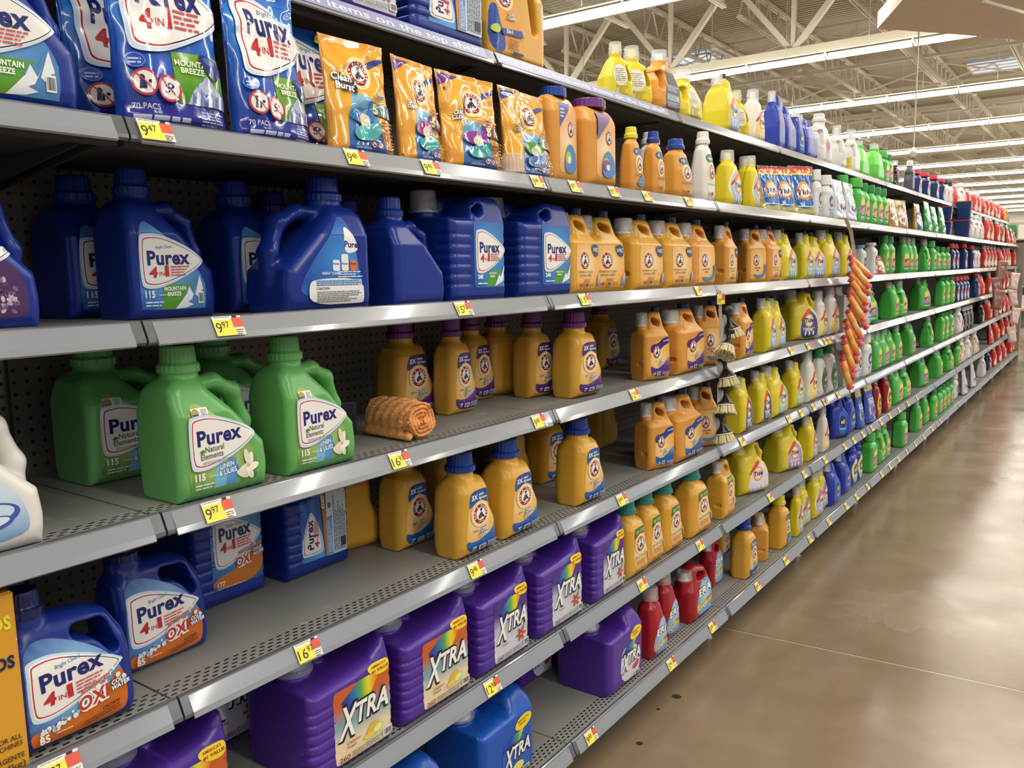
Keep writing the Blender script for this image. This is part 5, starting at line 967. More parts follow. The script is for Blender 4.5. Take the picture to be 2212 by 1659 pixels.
# ------------------------------------------------------------------ the goods: (kind, where its front starts and ends along the shelf, how far back it stands, options)
# positions are read off the photograph along each shelf front; b = in the back row, t = turned (degrees), h = height factor, z = raised by, w = width factor
IT = {
0: [('xPp', 700, 865, .01), ('pxS', 885, 1050, .01), ('aJ5', 1050, 1182, .005),
    ('hY', 1325, 1378, .02, dict(t=150, h=.78)), ('hY', 1377, 1424, .0, dict(t=145, h=.85)), ('jBk', 1422, 1476, .0, dict(h=.95)), ('yBk', 1475, 1522, .0, dict(h=.80)), ('tB', 1512, 1601, .0, dict(h=1.08)), ('hY', 1592, 1628, .0, dict(t=150, h=.85)), ('oW', 1627, 1655, .0, dict(h=1.0)),
    ('bBk', 1643, 1698, .0, dict(h=1.2)), ('bBk', 1702, 1723, .0, dict(h=1.08)), ('allb', 1727, 1740, .0), ('bBk', 1738, 1770, .0, dict(h=1.0)), ('wj', 1768, 1800, .02, dict(h=1.2)), ('wBk', 1790, 1830, .0, dict(h=1.05)), ('wYl', 1822, 1859, .0, dict(h=1.12)),
    ('gj', 1858, 1880, .02, dict(t=180)), ('gj', 1879, 1912, .0, dict(t=180, h=1.1)), ('gl', 1912, 1922, .0), ('gb', 1925, 1931, .0), ('bk', 1936, 1943, .06), ('sl', 1946, 1977, 0, dict(h=1.12)), ('nv', 1979, 1992, .05), ('nv', 1994, 2010, .03), ('nv', 2011, 2029, .0), ('nv', 2031, 2043, 0),
    ('wb', 2046, 2052, 0), ('wb', 2054, 2060, 0), ('r0', 2061, 2074, 0), ('wj', 2076, 2088, 0, dict(h=1.15)), ('r1', 2091, 2098, 0), ('r1', 2101, 2112, 0), ('r1', 2114, 2120, 0), ('r0', 2122, 2131, 0), ('r1', 2132, 2139, 0), ('r1', 2140, 2147, 0), ('r0', 2148, 2155, 0), ('r1', 2156, 2161, 0), ('r0', 2163, 2172, 0), ('jBk', 2174, 2180, 0)],
1: [('pxB', 62, 182, .01, dict(h=1.1)), ('pp0', 152, 290, .17, dict(b=1, L=1)), ('pp0', 262, 487, .012, dict(t=-8, h=1.06)), ('pp0', 440, 503, .19, dict(b=1)), ('pp0', 500, 668, .012, dict(t=4)), ('pp1', 640, 750, .17, dict(b=1, h=1.02)), ('ap0', 655, 725, .26, dict(b=1)), ('ap0', 716, 845, .012, dict(t=-4, h=1.03)), ('ap1', 862, 962, .012, dict(t=6)), ('ap2', 965, 1080, .012, dict(t=-3)), ('ap3', 1090, 1196, .015, dict(t=4)),
    ('tub', 1198, 1255, .05, dict(h=1.28)), ('tubP', 1276, 1339, .02, dict(h=1.22)), ('sY', 1335, 1394, .01, dict(h=.86)), ('sB', 1387, 1440, .01, dict(h=.88)), ('sW', 1412, 1452, .10, dict(b=1, h=1.0)), ('sB', 1443, 1501, .01, dict(h=.88)), ('sW', 1486, 1548, .02, dict(h=1.1)),
    ('oG', 1535, 1560, .08, dict(b=1)), ('oP', 1552, 1606, .0, dict(h=.9)), ('oP', 1598, 1644, .0, dict(h=.9)), ('oP', 1618, 1640, .10, dict(b=1)), ('tp', 1642, 1672, .06, dict(h=.95, t=-20, s=.95)), ('tp', 1666, 1702, .05, dict(h=1.0, t=-25, s=1.0)), ('tp', 1697, 1744, .045, dict(h=1.12, t=-28, s=1.15)), ('allw', 1740, 1776, .01, dict(h=1.05)), ('allw', 1772, 1802, .01), ('wp', 1802, 1822, .01, dict(h=.9)), ('wp', 1822, 1845, .01, dict(h=.9)),
    ('gl', 1842, 1855, .01, dict(h=1.08)), ('gl', 1857, 1869, .01, dict(h=1.04)), ('gb', 1871, 1880, .01, dict(h=1.0)), ('gb', 1881, 1896, .01), ('gb', 1897, 1909, .01), ('gb', 1911, 1921, .01), ('yp', 1922, 1934, .02, dict(h=.8)), ('yp', 1936, 1958, .01, dict(h=.85, t=-12)), ('vp', 1960, 1988, .01, dict(h=.85)), ('gp', 1990, 2008, .01, dict(h=1.0)), ('gp', 2010, 2022, .01, dict(h=.9)), ('gp', 2024, 2038, .01, dict(h=.95)), ('nt', 2041, 2057, .03, dict(h=.62, s=.55)), ('nt', 2041, 2057, .03, dict(h=.62, z=.144, s=.55)),
    ('nt', 2066, 2097, -.04, dict(h=.86, s=.72)), ('nt', 2068, 2098, -.04, dict(h=.86, z=.2, s=.72)), ('wj', 2100, 2109, 0), ('wj', 2111, 2120, 0), ('wBk', 2112, 2126, .03), ('r1', 2128, 2139, 0, dict(h=1.1)), ('r1', 2141, 2147, 0, dict(h=1.1)), ('r1', 2148, 2161, 0, dict(h=1.05)), ('r1', 2162, 2170, 0), ('rp', 2171, 2178, 0), ('rp', 2179, 2186, 0, dict(h=.9)), ('rp', 2186, 2191, 0, dict(h=.8, s=.9))],
2: [('pxV', -90, 100, .02), ('pxB', 160, 285, .33, dict(b=1, L=1)), ('pxB', 291, 474, .155), ('pxB', 470, 570, .31, dict(b=1, L=1)), ('pxB', 548, 715, .15, dict(t=-4, L=1)), ('pxBb', 640, 815, -.015, dict(t=176, s=1.02)), ('pxN', 735, 880, .17, dict(s=.86, h=.9)), ('pxN', 832, 966, .013, dict(s=.8, h=.89)), ('px240', 982, 1097, .015, dict(h=1.1)), ('px240', 1130, 1239, .01, dict(h=1.1)),
    ('j0', 1252, 1301, .015), ('j0', 1312, 1356, .015, dict(t=-12)), ('j0', 1372, 1437, .01), ('j0', 1443, 1499, .01), ('j2', 1501, 1548, .01), ('j1', 1552, 1594, .01), ('j2', 1622, 1652, .035, dict(t=-25)), ('j1', 1656, 1689, .01), ('tG', 1691, 1726, .01, dict(h=1.02)), ('tG', 1739, 1764, .01, dict(t=-12)), ('tB', 1768, 1790, .01, dict(t=-10)), ('tB', 1794, 1818, .01), ('tB', 1832, 1850, .01, dict(t=-10)),
    ('wTt', 1852, 1862, .08, dict(h=.85)), ('wTt', 1862, 1872, .05, dict(h=.85)), ('wTb', 1878, 1896, .02, dict(h=.92)), ('yp', 1868, 1915, .2, dict(b=1, h=1.12)), ('rp', 1896, 1906, .01, dict(h=.5)), ('gb', 1911, 1921, .01, dict(h=1.05)), ('gb', 1923, 1935, .01, dict(h=1.05)), ('gs', 1940, 1965, .02, dict(t=-20, h=1.05)), ('gs', 1966, 1974, .02), ('gs', 1975, 1984, .02), ('g1', 1990, 2010, .0, dict(h=.98)), ('gl', 2011, 2023, 0), ('gb', 2024, 2033, 0, dict(h=.85)), ('gb', 2034, 2044, 0, dict(h=.85)), ('gb', 2045, 2054, 0, dict(h=.85)),
    ('nv', 2057, 2064, .0, dict(h=1.0)), ('nv', 2065, 2072, .0), ('nv', 2074, 2090, .0, dict(h=1.05)), ('nv', 2092, 2106, .0), ('wb', 2107, 2112, .0), ('wb', 2113, 2118, .0), ('r1', 2121, 2133, 0, dict(h=1.05)), ('r1', 2134, 2140, 0), ('r1', 2141, 2147, 0), ('r1', 2148, 2154, 0), ('r0', 2155, 2168, 0, dict(h=1.05)), ('r1', 2169, 2174, 0), ('r1', 2175, 2180, 0), ('r1', 2180, 2184, 0), ('rt', 2187, 2194, 0, dict(h=1.1))],
3: [('wL', -150, 108, -.005), ('pxG', 203, 340, .29, dict(b=1, L=1)), ('pxG', 396, 585, .022), ('pxG', 465, 580, .30, dict(b=1, L=1)), ('pxG', 632, 775, .022), ('aP', 868, 952, .28, dict(b=1)), ('aP', 978, 1036, .20), ('aP', 1030, 1085, .30, dict(b=1)), ('aN', 1082, 1128, .30, dict(b=1, t=-20)), ('aP', 1158, 1211, .17, dict(t=-6)), ('aP', 1248, 1306, .05, dict(t=-4)), ('aP', 1305, 1345, .36, dict(b=1)),
    ('jP', 1358, 1452, .02, dict(t=-22, o=1)), ('jP', 1472, 1526, .01), ('jN', 1532, 1570, .02, dict(t=-35)), ('jP', 1560, 1628, .01), ('tB', 1615, 1681, .01, dict(h=1.02)), ('tB', 1677, 1700, .02), ('tO', 1700, 1780, .01, dict(t=-25, h=1.1, d=1.15)), ('oW', 1777, 1789, .03), ('oW', 1792, 1815, .02, dict(h=1.15)),
    ('allw', 1867, 1882, .01, dict(h=1.15)), ('g2', 1888, 1902, .01, dict(t=-20)), ('g0', 1909, 1943, .0, dict(h=1.02)), ('g1', 1944, 1962, .0), ('g2', 1992, 2014, .01, dict(t=-22, h=1.05)), ('gt', 2030, 2041, 0, dict(h=1.12)), ('gt', 2042, 2052, 0, dict(h=1.12)), ('gt', 2053, 2063, 0, dict(h=1.12)), ('nv', 2066, 2073, .0), ('nv', 2074, 2081, .0), ('nv', 2082, 2088, .0), ('nv', 2089, 2094, .0), ('nj', 2096, 2118, .0, dict(h=1.05)), ('r0', 2120, 2128, 0), ('r1', 2131, 2143, 0), ('r1', 2165, 2171, 0), ('r1', 2173, 2180, 0), ('r0', 2182, 2190, 0)],
4: [('px85', 48, 300, .028), ('px85', 268, 456, .15), ('px177', 425, 580, .30, dict(b=1)), ('pxS', 632, 765, .28, dict(b=1)), ('aN', 770, 826, .31, dict(b=1, t=-10)), ('aB', 868, 946, .20, dict(h=1.0)), ('aB', 998, 1079, .022), ('aB', 1093, 1173, .022, dict(t=3)), ('aB', 1172, 1225, .26, dict(b=1, t=-6)), ('aN', 950, 1010, .30, dict(b=1)), ('aN', 1110, 1160, .32, dict(b=1)), ('aB', 1256, 1312, .02), ('aN', 1300, 1340, .38, dict(b=1)),
    ('jB', 1362, 1461, .02, dict(t=-20, o=1)), ('jB', 1468, 1521, .01), ('jN', 1528, 1560, .02, dict(t=-35)), ('tO', 1582, 1628, .01, dict(h=1.03)), ('tO', 1640, 1672, .01, dict(t=-8)), ('tG', 1675, 1706, .01, dict(h=1.02)), ('tG', 1716, 1741, .01, dict(t=-8)), ('oW', 1742, 1767, .01, dict(h=1.08)), ('allW', 1767, 1790, .01, dict(h=1.05)), ('allW', 1791, 1812, .01, dict(h=1.05)),
    ('allw', 1851, 1862, .03), ('allw', 1864, 1885, .01, dict(h=1.15)), ('g0', 1890, 1907, .02), ('g2', 1910, 1923, .02), ('g0', 1924, 1936, .02), ('gs', 1938, 1950, .02), ('g0', 1957, 1979, .02), ('g1', 1992, 2017, .0, dict(h=1.02)), ('gt', 2029, 2040, 0, dict(h=1.12)), ('gt', 2041, 2050, 0, dict(h=1.12)), ('gt', 2051, 2060, 0, dict(h=1.12)), ('wj', 2063, 2082, .0, dict(h=1.05)), ('bk', 2083, 2089, 0), ('bk', 2090, 2096, 0), ('bk', 2097, 2103, 0), ('bj', 2106, 2127, 0, dict(h=1.05)), ('r0', 2127, 2144, 0), ('rp', 2143, 2152, 0), ('r1', 2153, 2164, 0), ('r1', 2165, 2172, 0), ('r0', 2173, 2181, 0), ('r0', 2184, 2193, 0)],
5: [('xC', 348, 512, .03), ('xT', 395, 580, .30, dict(b=1)), ('xC', 676, 855, .012), ('xC', 876, 1020, .008), ('xT', 1040, 1146, .008), ('xT', 1168, 1262, .008), ('xT', 1286, 1352, .008, dict(t=0)),
    ('aT', 1362, 1406, .01), ('aT', 1400, 1438, .02), ('aT', 1442, 1480, .02), ('aT', 1492, 1541, .01, dict(h=1.02)), ('jT', 1543, 1589, .01), ('tW', 1590, 1671, .01, dict(t=-18)), ('tV', 1667, 1743, .01, dict(t=-15)), ('tV', 1748, 1768, .02), ('oW', 1757, 1792, .02), ('allB', 1780, 1843, .0, dict(t=-25, h=1.08)), ('allb', 1844, 1850, .04), ('bp', 1843, 1862, .02, dict(h=.95)), ('bp', 1864, 1886, .0, dict(h=1.0)), ('r2', 1886, 1905, .0, dict(h=1.12)), ('r2', 1908, 1927, .0, dict(h=1.12)),
    ('g0', 1931, 1953, .02, dict(h=1.08)), ('g1', 1953, 1969, .02), ('g2', 1983, 2008, .0, dict(h=1.08, t=-12)), ('g0', 2018, 2037, .0), ('g1', 2041, 2061, .0), ('gb', 2063, 2076, 0, dict(h=.98)), ('cj', 2078, 2087, 0), ('wj', 2087, 2100, .0), ('cj', 2101, 2115, .0, dict(h=1.05)), ('rp', 2118, 2142, 0), ('r0', 2146, 2160, 0), ('r1', 2162, 2170, 0), ('r1', 2172, 2180, 0), ('r0', 2184, 2193, 0)],
6: [('xB', 800, 972, .01), ('xB', 1045, 1158, .03), ('xS', 1135, 1207, .30, dict(b=1)), ('xS', 1206, 1262, .32, dict(b=1, t=-10)), ('xS', 1318, 1391, .03), ('erb', 1412, 1446, .03, dict(h=1.0)), ('erb', 1440, 1472, .06, dict(h=1.0)), ('era', 1498, 1542, .04), ('era', 1540, 1564, .12), ('aB', 1560, 1580, .22, dict(b=1)), ('aB', 1571, 1640, .03), ('jN', 1634, 1668, .06, dict(t=20, h=.9)), ('aY', 1650, 1711, .03), ('oG', 1702, 1736, .03), ('oG', 1733, 1753, .05), ('oB', 1757, 1780, .04), ('oB', 1777, 1792, .06), ('allB', 1774, 1816, .03, dict(h=.92)), ('allB', 1822, 1840, .04, dict(h=.95)), ('snb', 1840, 1854, .05), ('snb', 1855, 1864, .05),
    ('gl', 1860, 1896, .03, dict(h=1.0)), ('g1', 1901, 1914, .04), ('g1', 1915, 1924, .04), ('gl', 1925, 1961, .02), ('gs', 1960, 1993, .04), ('gs', 1994, 2008, .05), ('gb', 2008, 2026, .02, dict(h=1.1)), ('gb', 2029, 2037, .03), ('gb', 2038, 2045, .03), ('gb', 2046, 2053, .03), ('gb', 2054, 2061, .03), ('allw', 2063, 2070, .05), ('wp', 2073, 2086, .0), ('wp', 2088, 2104, .0), ('wj', 2110, 2130, .03), ('nj', 2131, 2142, .06), ('r1', 2143, 2153, .04), ('r1', 2154, 2164, .04), ('r0', 2166, 2174, .04), ('rt', 2176, 2186, .04), ('rt', 2186, 2191, .04)],
}
NUM = ['zero', 'one', 'two', 'three', 'four', 'five', 'six', 'seven', 'eight', 'nine', 'ten', 'eleven', 'twelve', 'thirteen', 'fourteen']
NTH = ['first', 'second', 'third', 'fourth', 'fifth', 'sixth', 'seventh', 'eighth', 'ninth', 'tenth', 'eleventh', 'twelfth', 'thirteenth', 'fourteenth']
SHN = ['top shelf', 'second shelf down', 'third shelf down', 'fourth shelf down', 'fifth shelf down', 'sixth shelf down', 'bottom shelf']
allit = []; last = None
for lv, items in IT.items():
    for it in items:
        key, p0, p1, d = it[:4]; op = it[4] if len(it) > 4 else {}
        k = KD[key]; d = max(d, .0125); xf = LX[lv]-d-(k['sh'][2]*.42 if k['sh'].__class__ is tuple else 0); y0, y1 = yat(p0, xf, LZ[lv]), yat(p1, xf, LZ[lv])
        W, D = SH[k['sh']][5:7] if k['sh'] in SH else (k['sh'][0], k['sh'][2])
        t = op.get('t', 0); ct, st = abs(math.cos(math.radians(t))), abs(math.sin(math.radians(t)))
        far = op.get('o') or (p1 > 1552 and not op.get('b')) or (lv < 2 and p1 > 1340 and not op.get('b'))
        if far:                                  # extent seen = side and front together
            if last and last[0] == lv and abs(p0-last[1]) <= 4: s = (y1-last[2])*.96/(W*ct+D*st*.6); s = min(max(s, .78 if y1 < 5 else .95), 1.2 if y1 < 5 else 1.45)
            else:
                lo, hi = .5, 2.
                for _ in range(30):
                    s = (lo+hi)/2; q = proj((xf-(D*ct+W*st*.5)*s, y1-(W*ct+D*st)*s, LZ[lv]+.05))[0]
                    if q > p0: lo = s
                    else: hi = s
                s = min(max(s, .72 if y1 < 5 else .95), 1.4)
            last = (lv, p1, y1)
        else:
            s = (y1-y0)/(W*ct+D*st*.5)
            if not .8 <= s <= 1.4: s = 1 if s < .8 else 1.35
        s = op.get('s', s)
        w = (W*ct+D*st*.6)*s
        yc = y0+w/2 if op.get('L') else y1-w/2
        allit.append([lv, key, yc-w/2, yc+w/2, xf, op, (p0, p1), s])
# nothing may stand in its neighbour or in the rail: part the boxes round the goods
PL_ = []
for a in allit:
    lv, key, y0, y1, xf, op, _, s = a; k = KD[key]; pouch = k['sh'].__class__ is tuple
    W, D = SH[k['sh']][5:7] if not pouch else (k['sh'][0], k['sh'][2]*.8)
    t = op.get('t', 0); ct, st = abs(math.cos(math.radians(t))), abs(math.sin(math.radians(t))); sd = op.get('d', min(1.1, max(.75, s)))
    if pouch: W *= .95
    hx, hy = (D*sd*ct+W*s*st)/2*.98, (W*s*ct+D*sd*st)/2*.98; x = xf if pouch else xf-D*sd/2
    x = min(x, LX[lv]-.0125-hx); x = max(x, BACK+.004+hx+(.03 if pouch else 0)); PL_.append([lv, x, (y0+y1)/2, hx, hy, op, pouch])
for _ in range(12):
    for i, p in enumerate(PL_):
        for q in PL_[i+1:]:
            if p[0] != q[0] or (p[5].get('z', 0) != q[5].get('z', 0)): continue
            ox, oy = p[3]+q[3]-abs(p[1]-q[1]), p[4]+q[4]-abs(p[2]-q[2])
            if ox <= .001 or oy <= .001: continue
            bp, bq = p[5].get('b', 0), q[5].get('b', 0); sg = 1 if q[2] > p[2] else -1
            if oy < .03 or bp == bq and oy < .06: wq = .5 if bp == bq else (1. if bq else 0.); q[2] += sg*oy*wq; p[2] -= sg*oy*(1-wq)
            else:
                m = (q if q[1] < p[1] else p) if bp == bq else (q if bq else p); m2 = min(ox, max(0, m[1]-m[3]-BACK-.004)); m[1] -= m2
                if m2 < ox-.002: q[2] += sg*oy*(.5 if bp == bq else (1. if bq else 0.)); p[2] -= sg*oy*(.5 if bp == bq else (0. if bq else 1.))
if not globals().get('DRY'):
    cnt = {}
    for a in allit: cnt.setdefault((a[0], KD[a[1]]['phrase']), []).append(a)
    for ph in cnt.values(): ph.sort(key=lambda a: (a[2]+a[3])/2+ (a[5].get('z', 0)))
    for a in allit:
        lv, key, y0, y1, xf, op, _, s = a; k = KD[key]
        if k['proto'] is None: r = build(key)
        else: r = copy_tree(k['proto'])
        W, D = k['W'], k['D']; t = op.get('t', 0)
        if 'H' not in k: k['H'] = max(b[2] for ch in k['proto'].children for b in ch.bound_box)
        hf = op.get('h', 1)*(1.10 if y1 > 5 and 's' not in op and lv > 0 else 1)
        if lv: hf = min(hf, (LZ[lv-1]-LZ[lv]-.045-op.get('z', 0)*0)/k['H']) if not op.get('z') else hf
        sd = op.get('d', min(1.1, max(.75, s))); r.scale = (s, sd, hf)
        px_ = PL_[next(j for j, q in enumerate(allit) if q is a)]; r.location = (px_[1], px_[2], LZ[lv]-.0078+op.get('z', 0)+(.003 if px_[6] else 0)); tilt = math.radians(5) if k['sh'].__class__ is tuple else 0
        r.rotation_euler = (-tilt, 0, math.radians(90+t))
        g = cnt[(lv, k['phrase'])]; n = len(g); i = next(j for j, q in enumerate(g) if q is a)
        if n == 1: lab = '%s on the %s' % (k['phrase'], SHN[lv])
        else: lab = '%s, %s of %s along the %s' % (k['phrase'], NTH[i], NUM[n], SHN[lv])
        tag(r, lab, k['cat'], 'packages on the %s: %s' % (SHN[lv], k['phrase']))
# ------------------------------------------------------------------ price tags on the rails
TAGS = [(1, 335, '9.47'), (1, 768, '9.48'), (1, 930, '9.48'), (1, 1160, '9.48'), (1, 1241, '9.97'), (1, 1325, '9.97'), (1, 1397, '4.97'), (1, 1487, '4.97'),
        (2, 492, '9.97'), (2, 1000, '15.97'), (2, 1262, '11.97'), (2, 1508, '11.97'), (3, 470, '9.97'), (3, 862, '16.97'), (3, 1163, '9.48'), (3, 1370, '12.97'), (3, 1790, '9.48'),
        (4, 130, '9.97'), (4, 664, '16.97'), (4, 1028, '9.48'), (4, 1342, '9.48'), (4, 1602, '11.97'), (4, 1780, '9.48'), (5, 1062, '12.98'), (5, 1386, '9.97'), (5, 1511, '9.97'), (5, 1663, '11.97'), (5, 1737, '9.97'), (5, 1782, '9.94'),
        (6, 1275, '9.88'), (6, 1449, '5.94'), (6, 1538, '9.94'), (6, 1636, '9.48'), (6, 1697, '9.48'), (6, 1749, '5.94'), (6, 1790, '5.94'), (6, 1828, '9.97'), (6, 1850, '5.94'), (6, 1874, '9.97')]
BY = {(1, 335): 'under the big blue pouches', (1, 768): 'under the pale capsule pouch', (1, 930): 'under the magenta capsule pouch', (1, 1160): 'under the last orange pouch', (1, 1241): 'under the blue lidded tub', (1, 1325): 'under the purple lidded tub', (2, 492): 'under the mountain label jug', (2, 1000): 'under the ribbed navy jug', (3, 470): 'under the first green jug', (3, 862): 'under the orange towel', (4, 130): 'under the first low blue jug', (4, 664): 'under the empty stretch', (4, 1028): 'under the blue capped golden bottles', (5, 1062): 'under the purple jugs', (6, 1275): 'under the empty bottom deck'}
papers = vcol_mat('tag_paper', .45)
seen = {}
for lv, px, pr in TAGS: seen.setdefault(lv, []).append(px)
for lv, px, pr in TAGS:
    y = yat(px, LX[lv]+.012, LZ[lv]-.02)
    A = Art(); A.rect(-.030, .030, -.017, .021, 'f0eee6'); A.rect(-.030, .012, -.017, .014, 'f2e14a'); A.rect(.009, .030, -.002, .017, 'd8583c'); A.rect(.012, .022, .017, .021, '201c1c')
    a, c = pr.split('.'); A.text(a, -.027, -.011, .028, '2a2618', 0, width=.0115*len(a)); A.text(c, -.026+.0115*len(a), -.002, .018, '2a2618', 0, width=.015); A.print_(.012, .028, -.006, 3, .004, '6c5c54'); A.print_(-.027, .008, .0195, 1, .003, 'a09068')
    bm = bmesh.new(); box(bm, -.030, .030, -.0008, 0, -.017, .021); pl = bm_me(bm); lab = lay(A, pl, 'front', .05, .00012, 'print', .0001); pl.materials.append(mat('tag_card_'+str(px), 'f0eee6', .6))
    o = empty('price_tag', (LX[lv]+.0158, y, LZ[lv]-.020)); mobj('card', pl, None, o); mobj('print', lab, papers, o)
    o.rotation_euler = (math.radians(-27), 0, math.radians(90)); i = seen[lv].index(px)
    w_ = BY.get((lv, px)) or '%s of %s tags along it' % (NTH[i], NUM[len(seen[lv])] if len(seen[lv]) < 15 else len(seen[lv]))
    tag(o, 'yellow and red price tag, %s rail, %s' % (SHN[lv].replace(' shelf', ''), w_), 'price tag', 'price tags in the shelf rails')
# far rails: rows of small pale tags
for lv, p0, p1, n in ((5, 1815, 1990, 9), (6, 1895, 2040, 8), (4, 1690, 1850, 6), (3, 1690, 1800, 3)):
    for i in range(n):
        px = p0+(p1-p0)*(i+.5)/n; y = yat(px, LX[lv]+.012, LZ[lv]-.02); o = copy_tree(o); o.location = (LX[lv]+.0158, y, LZ[lv]-.020)
        tag(o, 'small pale price tag far along the %s rail, %s of %s there' % (SHN[lv].replace(' shelf', ''), NTH[i], NUM[n]))
# words on the top rail
A = Art(); A.text('Need help? Ask us for help with items on the top shelf', -.9, -.011, .026, 'dfe4f4', .01, width=1.15)
for y, s in ((Y0+BAY*.5, 1), (Y0+BAY*1.46, 1)):
    bm = bmesh.new(); box(bm, -.56, .56, -.0004, 0, -.016, .0165); pl = bm_me(bm); pl.materials.append(mat('rail_insert', '9a9fc0', .35)); A2 = Art(); A2.text('Ask us for help with items on the top shelf', -.55, -.009, .026, 'e4e8f6', .012, width=1.08)
    o = mobj('shelf_rail_strip', pl); o.location = (LX[0]+.0125, y, LZ[0]-.0175); o.rotation_euler = (math.radians(-25), 0, math.radians(90)); mobj('lettering', lay(A2, pl, 'front', .5, .0002, 'lettering', .0002), papers, o)
    tag(o, 'lavender rail strip with white lettering on the top shelf, %s bay' % ('nearer' if y < 1.9 else 'farther'), 'sign')

# ------------------------------------------------------------------ rolled orange towel
def towel(X, Y, Z):
    r = np.sqrt((Y*1.0)**2+(Z-.045)**2); th = np.arctan2(Z-.045, Y)
    bulge = .044*(1-.10*((X-.0)/.08)**2)+.0012*np.sin(X*230+3*th)+.0012*np.sin(th*9+X*60)
    d = np.maximum(r-bulge, np.abs(X)-.080+.004*np.sin(th*3))
    sp = (r-.0095*(th/(2*math.pi))) % .0095; g = (.0055*np.exp(-((sp-.0047)/.0017)**2))*(X > .045)
    flap = seg_sd((-.07, -.038, .012), (.072, -.036, .010), .008, .007, X, Y, Z)
    return np.maximum(smin(d*.8+g, flap, .01), -Z)
me = surface_nets(towel, (-.09, -.055, 0), (.095, .055, .1), .0022)
V = np.zeros(len(me.vertices)*3); me.vertices.foreach_get('co', V); V = V.reshape(-1, 3); V += np.random.normal(0, .0006, V.shape)*(V[:, 2:3] > .002); me.vertices.foreach_set('co', V.ravel()); me.update()
tw = mat('orange_terry', 'ffab68', .95, bump=.4, bscale=380, var=.15, vscale=90)
o = mobj('rolled_towel', me, tw); o.location = (-.115, 1.505, LZ[3]-.0075); o.rotation_euler = (0, 0, math.radians(-6)); o.scale = (1.08, 1.06, 1.08)
tag(o, 'rolled orange terry towel lying on the fourth shelf beside the green jug', 'towel')
bk = FM('black'); bm = bmesh.new(); box(bm, -.055, .055, -.012, .012, 0, .085); me = bm_me(bm); o = mobj('black_packet', me, bk); o.location = (-.26, 1.42, LZ[3]-.007); o.rotation_euler = (0, 0, math.radians(60))
bm_ = Art().rrect(-.05, .05, .01, .08, .004, '141416').text('shine', -.035, .05, .02, 'd8d8d8', .02).rect(-.045, .04, .035, .038, 'b08c34').print_(-.04, .04, .03, 2, .008, 'a0a0a0'); mobj('print', lay(bm_, me, 'front', .05), LAB, o)
tag(o, 'black packet standing behind the orange towel', 'packet')
# loose clear cap on the second shelf, fallen sticker scraps
bm = bmesh.new(); lathe(bm, [(.034, 0), (.035, .004), (.031, .008), (.028, .05), (.024, .053)], 36, cap0=False, flute=.03, nf=1); o = mobj('measuring_cup', bm_me(bm), CLEAR); o.location = (-.0, yat(1108, .0, LZ[1]), LZ[1]-.004); o.scale = (1, 1, .95)
tag(o, 'loose clear ribbed measuring cup standing in front of the last orange pouch', 'cup')
# yellow and navy carton at the near corner
bm = bmesh.new(); box(bm, -.10, .10, -.07, .07, 0, .28); bmesh.ops.bevel(bm, geom=bm.edges[:], offset=.003, segments=2, affect='EDGES'); me = bm_me(bm); me.materials.append(mat('carton_print', 'dca030', .45))
o = mobj('detergent_carton', me); x1 = LX[4]-.014; y1 = yat(66, x1, LZ[4]); o.location = (x1-.07, y1-.10, LZ[4]-.0075); o.rotation_euler = (0, 0, math.radians(90))
A = Art().rect(-.0995, .0995, .205, .299, '232c74').rect(-.0995, .0995, .2025, .205, 'f0ece0').text('LOADS', .02, .225, .028, 'f0e040', .04, width=.072).text('LOADS', .02, .165, .026, '1c2450', .04, width=.072).text('& FOR ALL', .045, .052, .011, '4a3418', .01, width=.046).text('MACHINES', .045, .041, .011, '4a3418', .01, width=.046).ell(.03, .047, .012, .008, '3a2c18').text('HE', .022, .044, .008, 'e0b040', .03).text('DETERGENTE', .03, .022, .011, '4a3418', .02, width=.062).text('9.56 LB (4.34kg)', -.02, .008, .014, '4a3418', .0, width=.112)
mobj('print', lay(A, me, 'front', .2), LAB, o); tag(o, 'tall yellow carton with navy top at the near corner of the fifth shelf', 'box')
# ------------------------------------------------------------------ grey dividers at the fifth bay
gd = mat('divider_plastic', 'a7a59f', .45)
for lv, px in ((3, 1838), (4, 1838)):
    y = yat(px, .0, LZ[lv]); bm = bmesh.new(); box(bm, -.40, 0, -.14, 0, 0, .27); bmesh.ops.bevel(bm, geom=[e for e in bm.edges if abs(e.verts[0].co.y-e.verts[1].co.y) > .01 and e.verts[0].co.z > .1], offset=.05, segments=5, affect='EDGES'); o = mobj('grey_bin', bm_me(bm), gd); o.location = (-.01, y, LZ[lv]-.0075)
    tag(o, 'plain grey plastic bin on the %s behind the hanging orange packs' % SHN[lv], 'bin')
# ------------------------------------------------------------------ hanging strip of dish brushes
blk = pmat('black'); bris = mat('bristle', 'd9cfa4', .7, var=.15, vscale=60); card = mat('brush_card', 'b9b6ae', .5); strapm = mat('clear_strip', 'c9c9c4', .2, coat=.5)
bm = bmesh.new(); lathe(bm, [(.006, .125), (.021, .118), (.025, .107), (.021, .096), (.010, .088), (.009, .07), (.014, .055), (.026, .042), (.033, .032), (.036, .026)], 24); hnd = bm_me(bm); hnd.materials.append(blk)
bm = bmesh.new(); lathe(bm, [(.036, .020), (.037, .026), (.030, .028)], 24); bb = bm_me(bm); bb.materials.append(pmat('cream'))
bm = bmesh.new(); rnd = random.Random(4)
for i in range(300):
    r = .034*math.sqrt(rnd.random()); a = rnd.random()*6.283; bar(bm, (r*math.cos(a), r*math.sin(a), .021), (r*1.35*math.cos(a)+rnd.uniform(-.002, .002), r*1.35*math.sin(a), -.012+rnd.uniform(-.003, .002)), .0035)
bs = bm_me(bm); bs.materials.append(bris)
